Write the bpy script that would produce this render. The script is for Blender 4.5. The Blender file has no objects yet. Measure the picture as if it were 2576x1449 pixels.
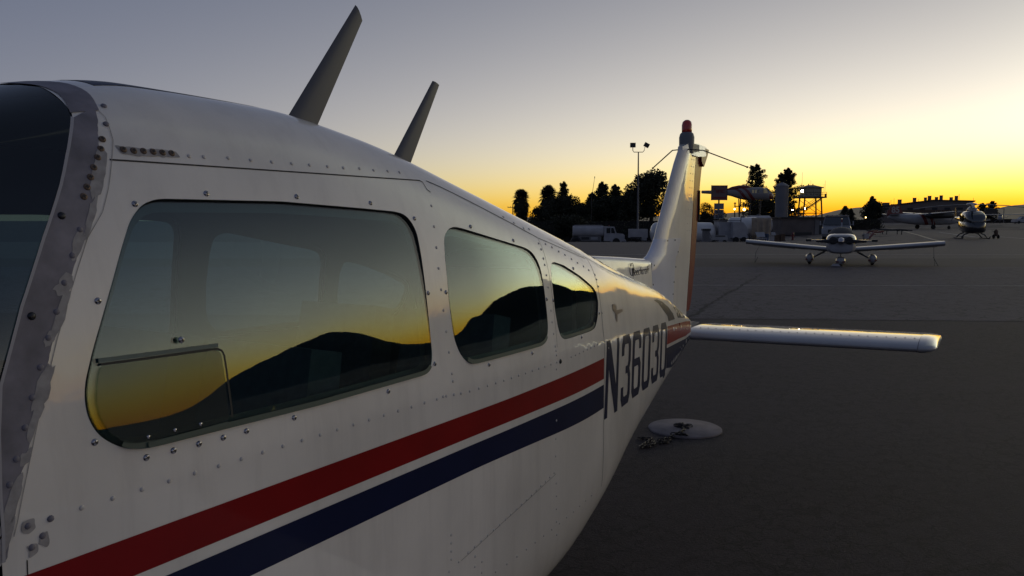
import bpy, bmesh, math, random
from mathutils import Vector, Matrix, noise
from mathutils.geometry import delaunay_2d_cdt
random.seed(7)
scene = bpy.context.scene
COL = scene.collection
R = math.radians

# ------------------------------------------------------------------ camera
EYE = 1.73                       # eye height over the apron
FPX = 2005.0                     # focal length for a 2576 px wide picture
HORIZON = 555.0
PITCH = math.atan((724.5 - HORIZON) / FPX)
cam = bpy.data.cameras.new('camera'); cam.lens = 36.0 * FPX / 2576.0; cam.sensor_width = 36.0
cam.clip_start = 0.05; cam.clip_end = 30000
camo = bpy.data.objects.new('camera', cam); COL.objects.link(camo)
camo.location = (0, 0, EYE); camo.rotation_euler = (R(90) - PITCH, 0, 0)
scene.camera = camo

# ------------------------------------------------------------------ world: dusk sky, glow over the set sun
SUN_AZ = 50.0                    # degrees right of the camera's forward axis
w = bpy.data.worlds.new('World'); scene.world = w; w.use_nodes = True
NT = w.node_tree; NT.nodes.clear(); LK = NT.links
def nd(t, **k):
    n = NT.nodes.new(t)
    for a, b in k.items(): setattr(n, a, b)
    return n
def mth(op, a, b=None, c=None):
    n = nd('ShaderNodeMath', operation=op)
    for i, v in enumerate((a, b, c)):
        if v is None: continue
        if isinstance(v, (int, float)): n.inputs[i].default_value = v
        else: LK.new(v, n.inputs[i])
    return n.outputs[0]
def vsc(vec, f):
    n = nd('ShaderNodeVectorMath', operation='SCALE'); n.inputs[0].default_value = vec
    LK.new(f, n.inputs['Scale']); return n.outputs[0]
def vop(op, a, b):
    n = nd('ShaderNodeVectorMath', operation=op); LK.new(a, n.inputs[0]); LK.new(b, n.inputs[1]); return n.outputs[0]
tc = nd('ShaderNodeTexCoord'); sp = nd('ShaderNodeSeparateXYZ'); LK.new(tc.outputs['Generated'], sp.inputs[0])
zz = mth('MAXIMUM', sp.outputs[2], 0.0)
hl = mth('MAXIMUM', mth('SQRT', mth('ADD', mth('MULTIPLY', sp.outputs[0], sp.outputs[0]), mth('MULTIPLY', sp.outputs[1], sp.outputs[1]))), 1e-4)
cs = mth('DIVIDE', mth('ADD', mth('MULTIPLY', sp.outputs[0], math.sin(R(SUN_AZ))), mth('MULTIPLY', sp.outputs[1], math.cos(R(SUN_AZ)))), hl)
omc = mth('SUBTRACT', 1.0, cs)
def lobe(h, k): return mth('EXPONENT', mth('MULTIPLY', mth('ADD', mth('MULTIPLY', zz, h), mth('MULTIPLY', omc, k)), -1.0))
acc = vop('ADD', vsc((2.76, 2.44, 1.83), lobe(7.284, 2.369)), vsc((1.94, 2.05, 1.38), lobe(3.14, 70.0)))
acc = vop('ADD', acc, vsc((.106, .138, .230), lobe(.456, .03)))
tau = vsc((-.792, -2.243, -8.17), lobe(34.4, 1.634))
st = nd('ShaderNodeSeparateXYZ'); LK.new(tau, st.inputs[0])
cb = nd('ShaderNodeCombineXYZ')
for i in range(3): LK.new(mth('EXPONENT', st.outputs[i]), cb.inputs[i])
glow = vop('MULTIPLY', acc, cb.outputs[0])
sky = nd('ShaderNodeTexSky', sky_type='NISHITA', sun_disc=False, sun_elevation=R(.5), sun_rotation=R(SUN_AZ), altitude=30.0, dust_density=1.5)
sk = nd('ShaderNodeVectorMath', operation='SCALE'); LK.new(sky.outputs[0], sk.inputs[0]); sk.inputs['Scale'].default_value = 0.004
tot = vop('ADD', glow, sk.outputs[0])
bg = nd('ShaderNodeBackground'); LK.new(tot, bg.inputs[0]); bg.inputs[1].default_value = 1.0
wo = nd('ShaderNodeOutputWorld'); LK.new(bg.outputs[0], wo.inputs[0])

# the sun has just gone down behind the hills: only its last weak light is left
sl = bpy.data.lights.new('sun', 'SUN'); sl.energy = 0.25; sl.angle = R(3); sl.color = (1.0, .72, .42)
so = bpy.data.objects.new('sun', sl); COL.objects.link(so)
sd = Vector((math.sin(R(SUN_AZ)) * math.cos(R(.5)), math.cos(R(SUN_AZ)) * math.cos(R(.5)), math.sin(R(.5))))
so.rotation_euler = (-sd).to_track_quat('-Z', 'Y').to_euler(); so.location = (60, 30, 60)
vs = scene.view_settings
vs.view_transform = 'Standard'; vs.look = 'None'; vs.exposure = 0.0; vs.gamma = 1.0; vs.use_curve_mapping = False
scene.cycles.max_bounces = 10; scene.cycles.transparent_max_bounces = 24; scene.cycles.glossy_bounces = 5
scene.cycles.sample_clamp_indirect = 6.0

# ------------------------------------------------------------------ helpers
def fwd(xd, depth): return (xd - 1288.0) / FPX * depth
def at(xd, yd, depth):
    """a point of the place seen at picture position (xd, yd), `depth` metres ahead"""
    cx = (xd - 1288) / FPX; cz = -(yd - 724.5) / FPX
    fy = math.cos(PITCH) + cz * math.sin(PITCH); fz = -math.sin(PITCH) + cz * math.cos(PITCH)
    s = depth / fy
    return Vector((cx * s, depth, EYE + fz * s))
def sst(t):
    t = max(0.0, min(1.0, t)); return t * t * (3 - 2 * t)
def gz(x, y):
    """apron height: falls gently to the fuel farm, rises a little to the far right"""
    r = math.hypot(x, y)
    d = -1.5 * sst((y - 62) / 42) * sst((48 - x) / 36)
    if r > 400: d *= max(0, 1 - (r - 400) / 400)
    u = 1.0 * sst((x - 95) / 25) * sst((y - 130) / 50)
    return d + u
def gpt(xd, depth):
    x = fwd(xd, depth); return Vector((x, depth, gz(x, depth)))

class MB:
    def __init__(s): s.v = []; s.f = []; s.m = []
    def add(s, vs, fs, mi=0):
        o = len(s.v); s.v += [tuple(v) for v in vs]; s.f += [tuple(i + o for i in f) for f in fs]; s.m += [mi] * len(fs); return s
    def box(s, c, d, rz=0.0, mi=0, taper=1.0, rot=None):
        x, y, z = d[0] / 2, d[1] / 2, d[2] / 2
        M = rot if rot is not None else Matrix.Rotation(rz, 3, 'Z')
        vs = []
        for sz in (-1, 1):
            k = taper if sz > 0 else 1.0
            for sx, sy in ((-1, -1), (1, -1), (1, 1), (-1, 1)):
                vs.append(M @ Vector((sx * x * k, sy * y * k, sz * z)) + Vector(c))
        return s.add(vs, [(3, 2, 1, 0), (4, 5, 6, 7), (0, 1, 5, 4), (1, 2, 6, 5), (2, 3, 7, 6), (3, 0, 4, 7)], mi)
    def tube(s, pts, r, n=8, mi=0, caps=True):
        pts = [Vector(p) for p in pts]
        rs = r if isinstance(r, (list, tuple)) else [r] * len(pts)
        rings = []
        for i, p in enumerate(pts):
            t = (pts[min(i + 1, len(pts) - 1)] - pts[max(i - 1, 0)]).normalized()
            up = Vector((0, 0, 1)) if abs(t.z) < .95 else Vector((1, 0, 0))
            a = t.cross(up).normalized(); b = a.cross(t)
            rings.append([p + (a * math.cos(k * 2 * math.pi / n) + b * math.sin(k * 2 * math.pi / n)) * rs[i] for k in range(n)])
        return s.loft(rings, mi, caps)
    def loft(s, rings, mi=0, caps=True, closed=True):
        n = len(rings[0]); vs = [p for r in rings for p in r]; fs = []
        for i in range(len(rings) - 1):
            for k in range(n if closed else n - 1):
                k2 = (k + 1) % n
                fs.append((i * n + k, i * n + k2, (i + 1) * n + k2, (i + 1) * n + k))
        if caps:
            fs.append(tuple(range(n - 1, -1, -1))); fs.append(tuple((len(rings) - 1) * n + k for k in range(n)))
        return s.add(vs, fs, mi)
    def lathe(s, prof, n=16, o=(0, 0, 0), axis='Z', mi=0):
        o = Vector(o); rings = []
        for r, h in prof:
            ring = []
            for k in range(n):
                a = k * 2 * math.pi / n; c, q = r * math.cos(a), r * math.sin(a)
                ring.append(o + Vector({'Z': (c, q, h), 'X': (h, c, q), 'Y': (c, h, -q)}[axis]))
            rings.append(ring)
        return s.loft(rings, mi, True)
    def prism(s, poly, t, fn, mi=0):
        """poly: list of (u,v); fn(u,v,w)->point; extruded from w=-t/2 to t/2"""
        n = len(poly); vs = [fn(u, v, -t / 2) for u, v in poly] + [fn(u, v, t / 2) for u, v in poly]
        fs = [tuple(range(n - 1, -1, -1)), tuple(range(n, 2 * n))] + [(k, (k + 1) % n, n + (k + 1) % n, n + k) for k in range(n)]
        return s.add(vs, fs, mi)
    def mesh(s, name, mats, smooth=True, ang=35):
        me = bpy.data.meshes.new(name); me.from_pydata(s.v, [], s.f)
        for m in (mats if isinstance(mats, (list, tuple)) else [mats]): me.materials.append(m)
        for p, mi in zip(me.polygons, s.m): p.material_index = mi
        bm = bmesh.new(); bm.from_mesh(me); bmesh.ops.recalc_face_normals(bm, faces=bm.faces); bm.to_mesh(me); bm.free()
        if smooth:
            me.shade_smooth(); me.set_sharp_from_angle(angle=R(ang))
        return me
    def build(s, name, mats, parent=None, smooth=True, ang=35, loc=None):
        o = bpy.data.objects.new(name, s.mesh(name, mats, smooth, ang)); COL.objects.link(o)
        if parent: o.parent = parent
        if loc is not None: o.location = loc
        return o
def obj(name, me, parent=None, M=None):
    o = bpy.data.objects.new(name, me); COL.objects.link(o)
    if parent: o.parent = parent
    if M is not None: o.matrix_local = M
    return o
def thing(name, label, cat, loc=(0, 0, 0), rz=0.0, group=None):
    o = bpy.data.objects.new(name, None); COL.objects.link(o); o.location = loc; o.rotation_euler = (0, 0, rz)
    o.empty_display_size = .2
    o['label'] = label; o['category'] = cat
    if group: o['group'] = group
    return o
def tag(o, label, cat, group=None):
    o['label'] = label; o['category'] = cat
    if group: o['group'] = group
    return o
def struct(o): o['kind'] = 'structure'; return o
def copy_tree(o, parent=None):
    c = o.copy(); COL.objects.link(c); c.parent = parent
    for ch in list(o.children): copy_tree(ch, c)
    return c

# ------------------------------------------------------------------ materials
def mat(name, col, rough=.5, metal=0.0, coat=0.0, coat_r=.03, var=0.0, vs_=8.0, bump=0.0, bs=60.0, col2=None, spec=.5, bd=.02):
    m = bpy.data.materials.new(name); m.use_nodes = True; t = m.node_tree; b = t.nodes['Principled BSDF']
    b.inputs['Base Color'].default_value = (*col, 1); b.inputs['Roughness'].default_value = rough
    b.inputs['Metallic'].default_value = metal; b.inputs['Coat Weight'].default_value = coat; b.inputs['Coat Roughness'].default_value = coat_r
    b.inputs['Specular IOR Level'].default_value = spec
    if var or bump:
        co = t.nodes.new('ShaderNodeTexCoord')
    if var:
        n = t.nodes.new('ShaderNodeTexNoise'); n.inputs['Scale'].default_value = vs_; n.inputs['Detail'].default_value = 6
        t.links.new(co.outputs['Object'], n.inputs['Vector'])
        mx = t.nodes.new('ShaderNodeMix'); mx.data_type = 'RGBA'
        mx.inputs[6].default_value = (*[c * (1 - var) for c in col], 1)
        mx.inputs[7].default_value = (*(col2 or [min(1, c * (1 + var)) for c in col]), 1)
        rp = t.nodes.new('ShaderNodeMapRange'); rp.inputs[1].default_value = .3; rp.inputs[2].default_value = .7
        t.links.new(n.outputs[0], rp.inputs[0]); t.links.new(rp.outputs[0], mx.inputs[0]); t.links.new(mx.outputs[2], b.inputs['Base Color'])
    if bump:
        n2 = t.nodes.new('ShaderNodeTexNoise'); n2.inputs['Scale'].default_value = bs; n2.inputs['Detail'].default_value = 4
        t.links.new(co.outputs['Object'], n2.inputs['Vector'])
        bu = t.nodes.new('ShaderNodeBump'); bu.inputs['Strength'].default_value = bump; bu.inputs['Distance'].default_value = bd
        t.links.new(n2.outputs[0], bu.inputs['Height']); t.links.new(bu.outputs[0], b.inputs['Normal'])
        if coat: t.links.new(bu.outputs[0], b.inputs['Coat Normal'])
    return m
def emit(name, col, s):
    m = bpy.data.materials.new(name); m.use_nodes = True; b = m.node_tree.nodes['Principled BSDF']
    b.inputs['Base Color'].default_value = (*col, 1); b.inputs['Emission Color'].default_value = (*col, 1); b.inputs['Emission Strength'].default_value = s
    return m
def glass(name, tint, rough=0.0, ior=1.68, haze=0.0):
    """thin clear sheet: Fresnel mirror over a tinted see-through"""
    m = bpy.data.materials.new(name); m.use_nodes = True; t = m.node_tree; t.nodes.clear()
    g = t.nodes.new('ShaderNodeNewGeometry'); d = t.nodes.new('ShaderNodeVectorMath'); d.operation = 'DOT_PRODUCT'
    t.links.new(g.outputs['Incoming'], d.inputs[0]); t.links.new(g.outputs['Normal'], d.inputs[1])
    def M(op, a, b=None):
        n = t.nodes.new('ShaderNodeMath'); n.operation = op
        for i, v in enumerate((a, b)):
            if v is None: continue
            if isinstance(v, (int, float)): n.inputs[i].default_value = v
            else: t.links.new(v, n.inputs[i])
        return n.outputs[0]
    k = M('POWER', M('SUBTRACT', 1.0, M('ABSOLUTE', d.outputs['Value'])), 5.0)
    r0 = ((ior - 1) / (ior + 1)) ** 2
    fr = M('ADD', r0, M('MULTIPLY', k, 1 - r0))
    tr = t.nodes.new('ShaderNodeBsdfTransparent'); tr.inputs[0].default_value = (*tint, 1)
    gl = t.nodes.new('ShaderNodeBsdfGlossy'); gl.inputs['Roughness'].default_value = rough; gl.inputs[0].default_value = (.98, 1, .98, 1)
    base = tr.outputs[0]
    if haze:
        df = t.nodes.new('ShaderNodeBsdfDiffuse'); df.inputs[0].default_value = (.45, .46, .42, 1)
        mh = t.nodes.new('ShaderNodeMixShader'); mh.inputs[0].default_value = haze
        t.links.new(tr.outputs[0], mh.inputs[1]); t.links.new(df.outputs[0], mh.inputs[2]); base = mh.outputs[0]
    mx = t.nodes.new('ShaderNodeMixShader'); t.links.new(fr, mx.inputs[0]); t.links.new(base, mx.inputs[1]); t.links.new(gl.outputs[0], mx.inputs[2])
    o = t.nodes.new('ShaderNodeOutputMaterial'); t.links.new(mx.outputs[0], o.inputs[0])
    return m
M_WHITE = mat('aged_white_paint', (.80, .735, .665), .46, coat=.95, coat_r=.03, var=.09, vs_=3.2, bump=.22, bs=4.5, bd=.010, spec=.9)
def weather(m, dark, amt):
    """rain streaks and grime, stretched down the skin"""
    t = m.node_tree; b = t.nodes['Principled BSDF']; src = b.inputs['Base Color'].links[0].from_socket
    co = t.nodes.new('ShaderNodeTexCoord'); mp = t.nodes.new('ShaderNodeMapping'); mp.inputs['Scale'].default_value = (16, 16, 1.6); t.links.new(co.outputs['Object'], mp.inputs['Vector'])
    n = t.nodes.new('ShaderNodeTexNoise'); n.inputs['Scale'].default_value = 1.0; n.inputs['Detail'].default_value = 7; n.inputs['Roughness'].default_value = .65; t.links.new(mp.outputs[0], n.inputs['Vector'])
    r = t.nodes.new('ShaderNodeMapRange'); r.inputs[1].default_value = .48; r.inputs[2].default_value = .78; r.inputs[4].default_value = amt; t.links.new(n.outputs[0], r.inputs[0])
    x = t.nodes.new('ShaderNodeMix'); x.data_type = 'RGBA'; t.links.new(r.outputs[0], x.inputs[0]); t.links.new(src, x.inputs[6]); x.inputs[7].default_value = (*dark, 1); t.links.new(x.outputs[2], b.inputs['Base Color'])
    n2 = t.nodes.new('ShaderNodeTexNoise'); n2.inputs['Scale'].default_value = 9; n2.inputs['Detail'].default_value = 8; t.links.new(co.outputs['Object'], n2.inputs['Vector'])
    r2 = t.nodes.new('ShaderNodeMapRange'); r2.inputs[1].default_value = .35; r2.inputs[2].default_value = .7; r2.inputs[3].default_value = .02; r2.inputs[4].default_value = .10; t.links.new(n2.outputs[0], r2.inputs[0]); t.links.new(r2.outputs[0], b.inputs['Coat Roughness'])
weather(M_WHITE, (.50, .44, .39), .36)
M_STAB = mat('dull_tail_paint', (.40, .385, .385), .35, coat=1.0, coat_r=.02, var=.06, vs_=5)
M_RIVET = mat('painted_rivet', (.60, .55, .51), .5, coat=.2, coat_r=.2)
M_WHITE2 = mat('bluish_white_paint', (.76, .75, .80), .42, coat=.6, coat_r=.08, var=.04, vs_=9, bump=.05, bs=8)
M_RED = mat('red_paint', (.225, .004, .006), .45, coat=.12, coat_r=.06, spec=.12, var=.10, vs_=6)
M_NAVY = mat('navy_paint', (.006, .010, .045), .45, coat=.12, coat_r=.06, spec=.12, var=.10, vs_=6)
M_RUDDER = mat('rudder_red_paint', (.19, .013, .010), .40, coat=.16, coat_r=.06, spec=.2, var=.10, vs_=6)
M_POST = mat('worn_lavender_primer', (.195, .178, .205), .6, var=.30, vs_=18, bump=.08, bs=90, bd=.003)
M_CHIP = mat('chipped_paint', (.36, .33, .32), .6, var=.25, vs_=40)
M_STEEL = mat('screw_steel', (.42, .40, .42), .22, metal=1.0)
M_DKSTEEL = mat('dark_screw', (.05, .05, .055), .4, metal=1.0)
M_RUST = mat('rusty_screw', (.16, .11, .08), .6, metal=.5, var=.4, vs_=200)
M_BLACK = mat('black_rubber', (.012, .012, .013), .55)
M_SEAM = mat('dark_seam_gap', (.035, .030, .028), .8)  # even dark colour of the panel joint strips and trim tab
M_LINER = mat('dark_cabin_lining', (.020, .022, .026), .8)
M_SEAT = mat('dark_seat_cloth', (.05, .048, .05), .85, var=.2, vs_=40)
M_PLEXI = glass('tinted_plexiglass', (.76, .91, .92))
M_PLEXI2 = glass('scratched_plexiglass', (.66, .70, .66), rough=.0, ior=1.36, haze=.06)
M_WSHIELD = glass('windshield_plexiglass', (.62, .74, .74))
M_CHROME = mat('metal_badge', (.25, .22, .24), .3, metal=.8)
M_INK = mat('dark_badge_ink', (.05, .045, .045), .5)
M_BEACON = mat('red_beacon_lens', (.55, .02, .01), .25, coat=1.0)
M_GREY = mat('grey_paint', (.16, .16, .17), .5)

# ------------------------------------------------------------------ the ground
def asphalt(name, c0, c1, rough=.75, fine=70.0, bump=.5, crk=0.0):
    m = bpy.data.materials.new(name); m.use_nodes = True; t = m.node_tree; b = t.nodes['Principled BSDF']
    co = t.nodes.new('ShaderNodeTexCoord'); L = t.links
    def nz(scale, det=6, ro=.6):
        n = t.nodes.new('ShaderNodeTexNoise'); n.inputs['Scale'].default_value = scale; n.inputs['Detail'].default_value = det
        n.inputs['Roughness'].default_value = ro; L.new(co.outputs['Object'], n.inputs['Vector']); return n.outputs[0]
    def mix(f, a, b_):
        x = t.nodes.new('ShaderNodeMix'); x.data_type = 'RGBA'; L.new(f, x.inputs[0])
        for i, v in ((6, a), (7, b_)):
            if isinstance(v, tuple): x.inputs[i].default_value = (*v, 1)
            else: L.new(v, x.inputs[i])
        return x.outputs[2]
    def rng(f, a, b_, c=0., d=1.):
        r = t.nodes.new('ShaderNodeMapRange'); L.new(f, r.inputs[0])
        for i, v in enumerate((a, b_, c, d)): r.inputs[i + 1].default_value = v
        return r.outputs[0]
    base = mix(rng(nz(.35, 5), .3, .7), c0, c1)
    agg = mix(rng(nz(fine, 3, .7), .35, .75), tuple(c * .35 for c in c0), tuple(min(1, c * 2.3) for c in c1))
    f1 = t.nodes.new('ShaderNodeValue'); f1.outputs[0].default_value = .62
    col = mix(f1.outputs[0], base, agg)
    mot = rng(nz(11.0, 5, .7), .38, .66, 0, .55)
    col = mix(mot, col, tuple(c * .42 for c in c0))
    stain = rng(nz(1.7, 8, .75), .58, .72, 0, .6)
    col = mix(stain, col, tuple(c * .45 for c in c0))
    pale = rng(nz(2.9, 9, .8), .66, .76, 0, .35)
    col = mix(pale, col, tuple(min(1, c * 2.6) for c in c1))
    if crk:
        vv = t.nodes.new('ShaderNodeTexVoronoi'); vv.feature = 'DISTANCE_TO_EDGE'; vv.inputs['Scale'].default_value = crk
        wp_ = t.nodes.new('ShaderNodeVectorMath'); wp_.operation = 'MULTIPLY_ADD'
        nn = t.nodes.new('ShaderNodeTexNoise'); nn.inputs['Scale'].default_value = crk * 1.3; nn.inputs['Detail'].default_value = 5; L.new(co.outputs['Object'], nn.inputs['Vector'])
        L.new(nn.outputs[1], wp_.inputs[0]); wp_.inputs[1].default_value = (1.6 / crk,) * 3; L.new(co.outputs['Object'], wp_.inputs[2]); L.new(wp_.outputs[0], vv.inputs['Vector'])
        ml = t.nodes.new('ShaderNodeMath'); ml.operation = 'MULTIPLY'; L.new(rng(vv.outputs['Distance'], .0, .075, 1.0, 0.0), ml.inputs[0]); L.new(rng(nz(.8, 4), .34, .50), ml.inputs[1])
        col = mix(ml.outputs[0], col, tuple(c * .22 for c in c0))
    L.new(col, b.inputs['Base Color']); b.inputs['Roughness'].default_value = rough; b.inputs['Specular IOR Level'].default_value = .28
    bu = t.nodes.new('ShaderNodeBump'); bu.inputs['Strength'].default_value = bump; bu.inputs['Distance'].default_value = .006
    L.new(nz(fine * .8, 5, .75), bu.inputs['Height']); L.new(bu.outputs[0], b.inputs['Normal'])
    return m
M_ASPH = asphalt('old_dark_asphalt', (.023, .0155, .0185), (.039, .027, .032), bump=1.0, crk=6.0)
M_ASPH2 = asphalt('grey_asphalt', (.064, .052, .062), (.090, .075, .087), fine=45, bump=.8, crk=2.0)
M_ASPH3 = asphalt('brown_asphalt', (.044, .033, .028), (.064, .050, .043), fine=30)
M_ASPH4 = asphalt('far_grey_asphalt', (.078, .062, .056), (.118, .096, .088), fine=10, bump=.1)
M_PAINTL = mat('worn_line_paint', (.34, .32, .31), .7, var=.5, vs_=3)
M_PAINTY = mat('worn_yellow_paint', (.40, .33, .22), .7, var=.4, vs_=1.5)
M_CONC = mat('pale_concrete', (.235, .200, .195), .85, var=.22, vs_=7, bump=.5, bs=70, bd=.004)
M_TAR = mat('crack_tar', (.016, .014, .015), .9)

g = MB(); rad = [.6, 2, 4, 6, 9, 12, 16, 20, 25, 30, 36, 42, 48, 54, 60, 66, 72, 78, 84, 90, 96, 102, 108, 116, 126, 140, 155, 170, 190, 215, 250, 300, 360, 430, 520, 640, 800, 1200, 2000, 4000, 9000, 16000]
NA = 160; vs_ = [(0, 0, 0)]; fs_ = []
for r in rad:
    for k in range(NA):
        a = 2 * math.pi * k / NA; x, y = r * math.sin(a), r * math.cos(a); vs_.append((x, y, gz(x, y)))
for k in range(NA): fs_.append((0, 1 + (k + 1) % NA, 1 + k))
for i in range(len(rad) - 1):
    for k in range(NA):
        a, b_ = 1 + i * NA + k, 1 + i * NA + (k + 1) % NA; fs_.append((a, b_, b_ + NA, a + NA))
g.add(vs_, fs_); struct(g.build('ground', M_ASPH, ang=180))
def sheet(name, poly, m, dz, step=6.0):
    """flat piece of paving laid on the ground; poly = list of (x, y)"""
    xs = [p[0] for p in poly]; ys = [p[1] for p in poly]
    b = bmesh.new(); f = b.faces.new([b.verts.new((x, y, 0)) for x, y in poly])
    for ax, lo, hi in ((0, min(xs), max(xs)), (1, min(ys), max(ys))):
        v = lo + step
        while v < hi:
            no = (1, 0, 0) if ax == 0 else (0, 1, 0); co = (v, 0, 0) if ax == 0 else (0, v, 0)
            bmesh.ops.bisect_plane(b, geom=b.verts[:] + b.edges[:] + b.faces[:], plane_co=co, plane_no=no); v += step
    for v in b.verts: v.co.z = gz(v.co.x, v.co.y) + dz
    for f in b.faces:
        if f.normal.z < 0: f.normal_flip()
    me = bpy.data.meshes.new(name); b.to_mesh(me); b.free(); me.materials.append(m)
    return obj(name, me)
def gp(xd, yd):
    d = FPX * EYE / (yd - HORIZON) * .996; return (fwd(xd, d), d)
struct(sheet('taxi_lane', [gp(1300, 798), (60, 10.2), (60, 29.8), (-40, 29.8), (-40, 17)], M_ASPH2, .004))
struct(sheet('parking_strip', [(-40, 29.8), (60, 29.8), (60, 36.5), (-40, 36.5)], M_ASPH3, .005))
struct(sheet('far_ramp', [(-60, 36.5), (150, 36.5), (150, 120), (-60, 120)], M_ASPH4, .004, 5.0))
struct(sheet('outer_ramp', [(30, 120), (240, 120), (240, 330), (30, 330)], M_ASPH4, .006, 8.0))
def ribbon(name, pts, wd, m, dz, jag=0.0):
    mb = MB(); L_, R_ = [], []
    P = []
    for i in range(len(pts) - 1):
        a, b = Vector((*pts[i], 0)), Vector((*pts[i + 1], 0)); n = max(1, int((b - a).length / (jag * 4 if jag else 4.0)))
        for k in range(n): P.append(a.lerp(b, k / n))
    P.append(Vector((*pts[-1], 0)))
    for i, p in enumerate(P):
        t = (P[min(i + 1, len(P) - 1)] - P[max(0, i - 1)]).normalized(); nn = Vector((-t.y, t.x, 0))
        q = p + nn * random.uniform(-jag, jag); ww_ = wd * (random.uniform(.3, 1.2) if jag else 1)
        for s_, A in ((-1, L_), (1, R_)):
            e = q + nn * s_ * ww_ / 2; A.append((e.x, e.y, gz(e.x, e.y) + dz))
    n = len(P); mb.add(L_ + R_, [(i, i + 1, n + i + 1, n + i) for i in range(n - 1)])
    o = mb.build(name, m, smooth=False)
    for p in o.data.polygons:
        if p.normal.z < 0: p.flip()
    return struct(o)
ribbon('painted_line', [gp(1650, 717.0), gp(2700, 719.5)], .07, M_PAINTL, .009)
ribbon('painted_line', [gp(1300, 640.0), gp(2700, 640.0)], .16, M_PAINTL, .010)
ribbon('painted_line', [gp(2262, 579), gp(2372, 608)], .35, M_PAINTY, .010)
ribbon('painted_line', [gp(2320, 600), gp(2342, 600)], .5, M_PAINTL, .012)
ribbon('painted_line', [gp(2360, 584), gp(2450, 596)], .25, M_PAINTL, .010)
ribbon('painted_line', [gp(2510, 595), gp(2600, 602)], .25, M_PAINTL, .010)
ribbon('pavement_crack', [gp(1700, 818), gp(1762, 786), gp(1800, 757), gp(1850, 729), gp(1875, 714), gp(1912, 690)], .075, M_TAR, .010, .07)

# concrete tie-down pad set in the asphalt
c = gp(1731, 1085); pad = MB(); n = 72; ring = []
for k in range(n):
    a = 2 * math.pi * k / n; r = .300 * (1 + .012 * noise.noise((math.cos(a) * 3, math.sin(a) * 3, 1.3)) + random.uniform(-.004, .004)); ring.append((r * math.cos(a), r * math.sin(a)))
pad.loft([[(x * 1.012, y * 1.012, -.02) for x, y in ring], [(x, y, .010) for x, y in ring], [(x * .965, y * .965, .016) for x, y in ring]], caps=True)
po = pad.build('tie_down_pad', M_CONC, loc=(c[0], c[1], 0)); tag(po, 'round pale concrete tie-down pad in the dark asphalt beside the tail', 'pad')
PADC = Vector((c[0], c[1], 0))

# ------------------------------------------------------------------ hills
M_TAN = mat('haze_tinted_grass_hill', (.66, .49, .26), .95, var=.14, vs_=.0008)  # dry grass tan, brightened and yellowed to paint in the golden distance haze
M_HILL = mat('dark_scrub_hill', (.030, .034, .020), .95, var=.4, vs_=.006)
def cr(prof, k, t):
    p1, p2 = prof[k][1], prof[k + 1][1]; p0 = prof[max(0, k - 1)][1]; p3 = prof[min(len(prof) - 1, k + 2)][1]
    return .5 * (2 * p1 + (p2 - p0) * t + (2 * p0 - 5 * p1 + 4 * p2 - p3) * t * t + (3 * p1 - p0 - 3 * p2 + p3) * t ** 3)
def ridge(name, prof, dist, m, depth, rough=.06, step=.35):
    """prof: list of (bearing deg, elevation deg)"""
    mb = MB(); b0, b1 = prof[0][0], prof[-1][0]; n = int((b1 - b0) / step); rows = []
    for i in range(n + 1):
        be = b0 + (b1 - b0) * i / n; k = 0
        while k < len(prof) - 2 and be > prof[k + 1][0]: k += 1
        (x0, e0), (x1, e1) = prof[k], prof[k + 1]; t = (be - x0) / (x1 - x0); el = cr(prof, k, t)
        el *= 1 + rough * noise.fractal((be * .9, dist * .001, 0), 1.0, 2.0, 4)
        h = dist * math.tan(R(max(el, .02))) + EYE; col = []
        for s in range(9):
            u = s / 8; d = dist - depth * (1 - u) * .5 if s < 8 else dist
            hh = h * (sst(u) if s < 8 else 1) * (1 + (.10 * noise.noise((be * .5, u * 4, 3)) if 0 < s < 8 else 0))
            col.append((d * math.sin(R(be)), d * math.cos(R(be)), hh - 2))
        col.append(((dist + depth) * math.sin(R(be)), (dist + depth) * math.cos(R(be)), -5)); rows.append(col)
    mb.loft(rows, caps=False, closed=False); return struct(mb.build(name, m, ang=180))
def brg(x): return math.degrees(math.atan((x - 1288) / FPX))
def elv(x, y): return math.degrees(math.atan((HORIZON - y) / FPX * math.cos(R(brg(x)))))
mp = [(1200, 546), (1500, 545), (1780, 541), (1850, 534), (1900, 531), (1960, 541), (2050, 541), (2075, 535), (2110, 527), (2140, 523), (2165, 521), (2190, 524), (2230, 532), (2320, 541), (2420, 541), (2455, 537), (2490, 527), (2530, 518), (2600, 512), (2720, 516)]
ridge('mountains', [(brg(x), elv(x, y)) for x, y in mp], 7000, M_TAN, 2500, .05, .15)
ridge('mountains', [(20, .02), (24, .25), (31.5, .35), (33.3, .75), (38, 1.1), (41, .6)], 4200, M_TAN, 900, .08, .2)
ridge('mountains', [(-180, .5), (-150, .8), (-120, .5), (-90, .8), (-60, .6), (-30, .7), (-6, .3)], 6000, M_TAN, 2000, .1, 1.0)
HP = [(33.5, .1), (37, .8), (42, 1.8), (46.7, 2.6), (49.2, 3.9), (52, 4.9), (54.6, 5.0), (57.9, 4.4), (60.9, 3.8), (64.6, 2.7), (66, 2.2), (67, 1.4), (68, 1.1), (70, 1.3), (71.5, 1.9), (74, 3.0), (75.8, 3.5), (78.3, 3.2), (81, 2.3), (83.4, 1.4), (86, .4), (90, .2), (120, .5), (150, .8), (180, .5)]
ridge('hills', HP, 2600, M_HILL, 900, .03, .2)

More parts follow.
